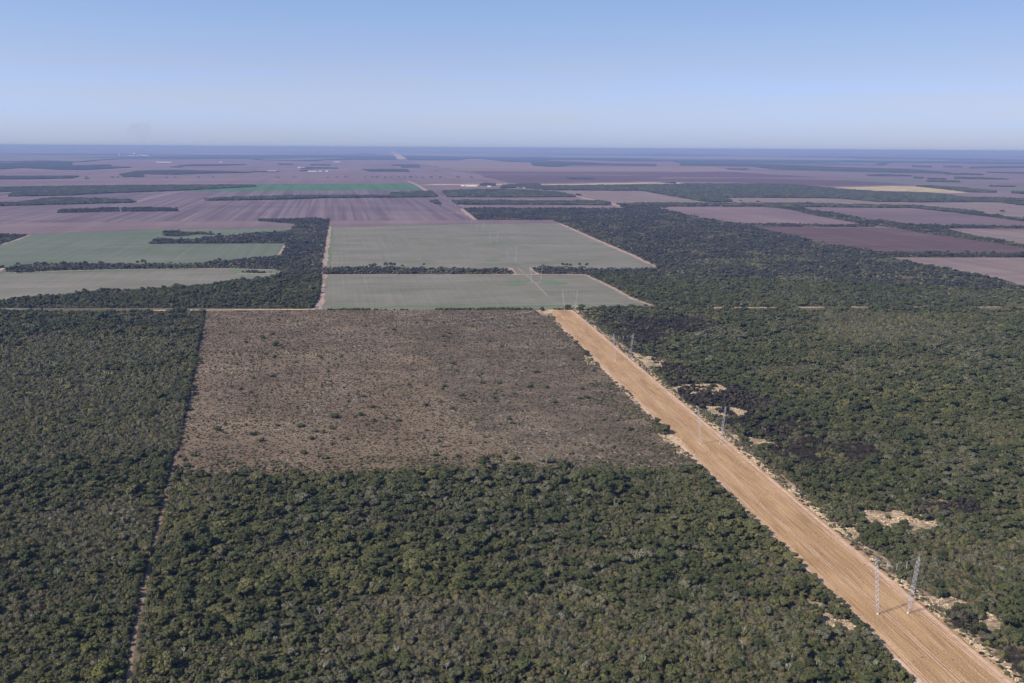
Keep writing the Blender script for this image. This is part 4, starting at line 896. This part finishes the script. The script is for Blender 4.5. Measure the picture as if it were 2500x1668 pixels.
for i, (X, Y, L) in enumerate([(1268, 322, 16), (1285, 330, 14), (1296, 323, 20), (1303, 327, 15), (1318, 333, 12), (1326, 332, 16), (1340, 320, 14), (1377, 327, 16), (1384, 329, 12), (1395, 333, 14), (1222, 331, 14), (1268, 310, 12), (1243, 320, 12)]):
    white = i % 3 != 1
    building('house', *zp('Z2', X, Y), L, 9, 4.0, M['whitewall'] if white else M['creamwall'], M['whiteroof'] if i % 3 == 0 else M['greyroof'],
             f'small {"white" if white else "cream"} house with a {"white" if i % 3 == 0 else "grey"} roof among the trees of the village', 'house', f'village houses {i % 3}'.replace('0', 'with white roofs').replace('1', 'with cream walls').replace('2', 'with grey roofs'), R(random.uniform(-20, 20)))
for i, (X, Y, L, hh) in enumerate([(805, 108, 26, 45), (905, 101, 70, 40), (895, 112, 120, 14), (925, 114, 60, 12), (950, 108, 90, 12), (960, 112, 70, 10), (975, 109, 110, 12), (985, 113, 80, 12), (997, 108, 60, 34), (1002, 113, 50, 14), (870, 113, 60, 10), (940, 104, 60, 12)]):
    big_ = hh > 30
    building('silo_block' if big_ else 'town_building', *zp('Z1', X, Y), L, 30, hh, M['whitewall'], M['whiteroof'],
             {0: 'slim white silo block left of the hazy town', 1: 'tallest pale block over the hazy town', 8: 'pale upright block at the right end of the hazy town'}.get(i, 'low pale building of the hazy town at the foot of the smoke'),
             'silo' if big_ else 'building', None if big_ else 'low buildings of the hazy town', R(5), 3)
# small bare plots with posts in the left and far fields
ribbon('bare_plot', poly('Z4 G 540,132 595,132'), 28, M['straw'], 0.22, .3, 10)
ribbon('bare_plot', poly('Z2 G 812,498 860,497 910,500'), 22, M['straw'], 0.80, .3, 20)
pm = []
vs_, fs = [], []; bar(vs_, fs, (0, 0, 0), (0, 0, 8.5), .16, 6); pm.append(mesh_np('pole', vs_, fs, [M['wood']]))
vs_, fs = [], []; bar(vs_, fs, (-.9, 0, 7.9), (.9, 0, 7.9), .07, 4); pm.append(mesh_np('crossarm', vs_, fs, [M['wood']]))
for z_, X, Y, lb in (('Z4', 545, 132, 'left post on the small yellow plot in the left green field'), ('Z4', 566, 133, 'middle post on the small yellow plot in the left green field'), ('Z4', 590, 132, 'right post on the small yellow plot in the left green field'), ('Z2', 818, 499, 'post on the pale plot in the ploughed field')):
    p = G(*zp(z_, X, Y)); o = empty('utility_pole', (p[0], p[1], 0)); tag(o, lb, 'pole'); part('post', pm[0], o); part('crossarm', pm[1], o)
# dotted lines of far lone trees
pts = [(2050 + i*0, 0) for i in range(0)]
DL = [('Z1', X, 263) for X in (585, 760, 800, 840, 1125, 1180, 1340, 1440, 1870, 1885, 1985, 2000)] + [('Z2', X, 263) for X in (0, 60, 120, 250, 300, 330, 390, 430, 480, 520, 560, 600, 640, 700, 760, 880, 970, 1050, 1075)] + \
     [('Z2', X, Y) for X, Y in ((528, 152), (550, 152), (735, 190), (815, 202), (735, 217), (1690, 385), (1700, 390), (545, 192))] + [('Z3', X, Y) for X, Y in ((545, 402), (655, 412), (770, 216), (1910, 204), (2210, 472))]
for z_, X, Y in DL:
    p = G(*zp(z_, X, Y)); cm, tm = tree_parts['dark', random.randrange(3)]; o = empty('tree', (p[0], p[1], 0)); s = random.uniform(2.0, 3.2); o.scale = (s*1.6, s*1.6, s)
    sd_ = {'Z1': 'left', 'Z2': 'middle', 'Z3': 'right'}[z_]; tag(o, f'tiny dark tree dotted on the far hazy farmland, {sd_} part', 'tree', f'lone trees on the far farmland, {sd_} part'); part('crown', cm, o); part('trunk', tm, o)

# faint smoke over the town
def smoke():
    X, Y = G(*zp('Z1', 955, 108)); p = Plant(); r_ = np.random.default_rng(5); v, f = ICO[1]
    for dx, dz, rx, rz in ((60, 300, 120, 300), (40, 620, 170, 260), (-40, 830, 320, 170), (180, 800, 220, 200), (-260, 700, 190, 120), (0, 120, 60, 140)):
        p.add(v*np.array([rx, rx, rz])*(1 + r_.uniform(-.08, .08, (len(v), 1))) + np.array([dx, 0, dz]), f, 0)
    m = bpy.data.materials.new('smoke'); m.use_nodes = True; t = m.node_tree; t.nodes.remove(t.nodes['Principled BSDF'])
    pv = t.nodes.new('ShaderNodeVolumePrincipled'); pv.inputs['Color'].default_value = (.34, .32, .48, 1); pv.inputs['Density'].default_value = .00022
    t.links.new(pv.outputs[0], t.nodes['Material Output'].inputs['Volume'])
    o = link(bpy.data.objects.new('smoke_plume', p.mesh('smoke_plume', [m]))); o.location = (X, Y, 0)
    tag(o, 'faint mauve smoke plume rising over the hazy town on the horizon', 'smoke', None, 'stuff')
smoke()
# ------------------------------------------------------------------ haze: even air round everything, its top just above the camera
x0, x1, y0, y1, z0, z1 = -265000, 265000, -1200, FARD + 2000, -1.0, H + 12
v_ = [(a, b_, c) for a in (x0, x1) for b_ in (y0, y1) for c in (z0, z1)]
m = bpy.data.materials.new('haze'); m.use_nodes = True; t = m.node_tree; t.nodes.remove(t.nodes['Principled BSDF'])
pv = t.nodes.new('ShaderNodeVolumePrincipled'); pv.inputs['Color'].default_value = (.26, .385, .80, 1); pv.inputs['Absorption Color'].default_value = (.28, .185, 0, 1); pv.inputs['Density'].default_value = 4.2e-5
t.links.new(pv.outputs[0], t.nodes['Material Output'].inputs['Volume'])
hz = link(bpy.data.objects.new('haze', mesh_np('haze', v_, [(0, 1, 3, 2), (4, 6, 7, 5), (0, 4, 5, 1), (2, 3, 7, 6), (0, 2, 6, 4), (1, 5, 7, 3)], [m])))
tag(hz, 'blue haze filling the air towards the horizon', 'haze', None, 'stuff')
print('trees', len(T_), 'shrubs', len(Sh), 'clumps', len(C))
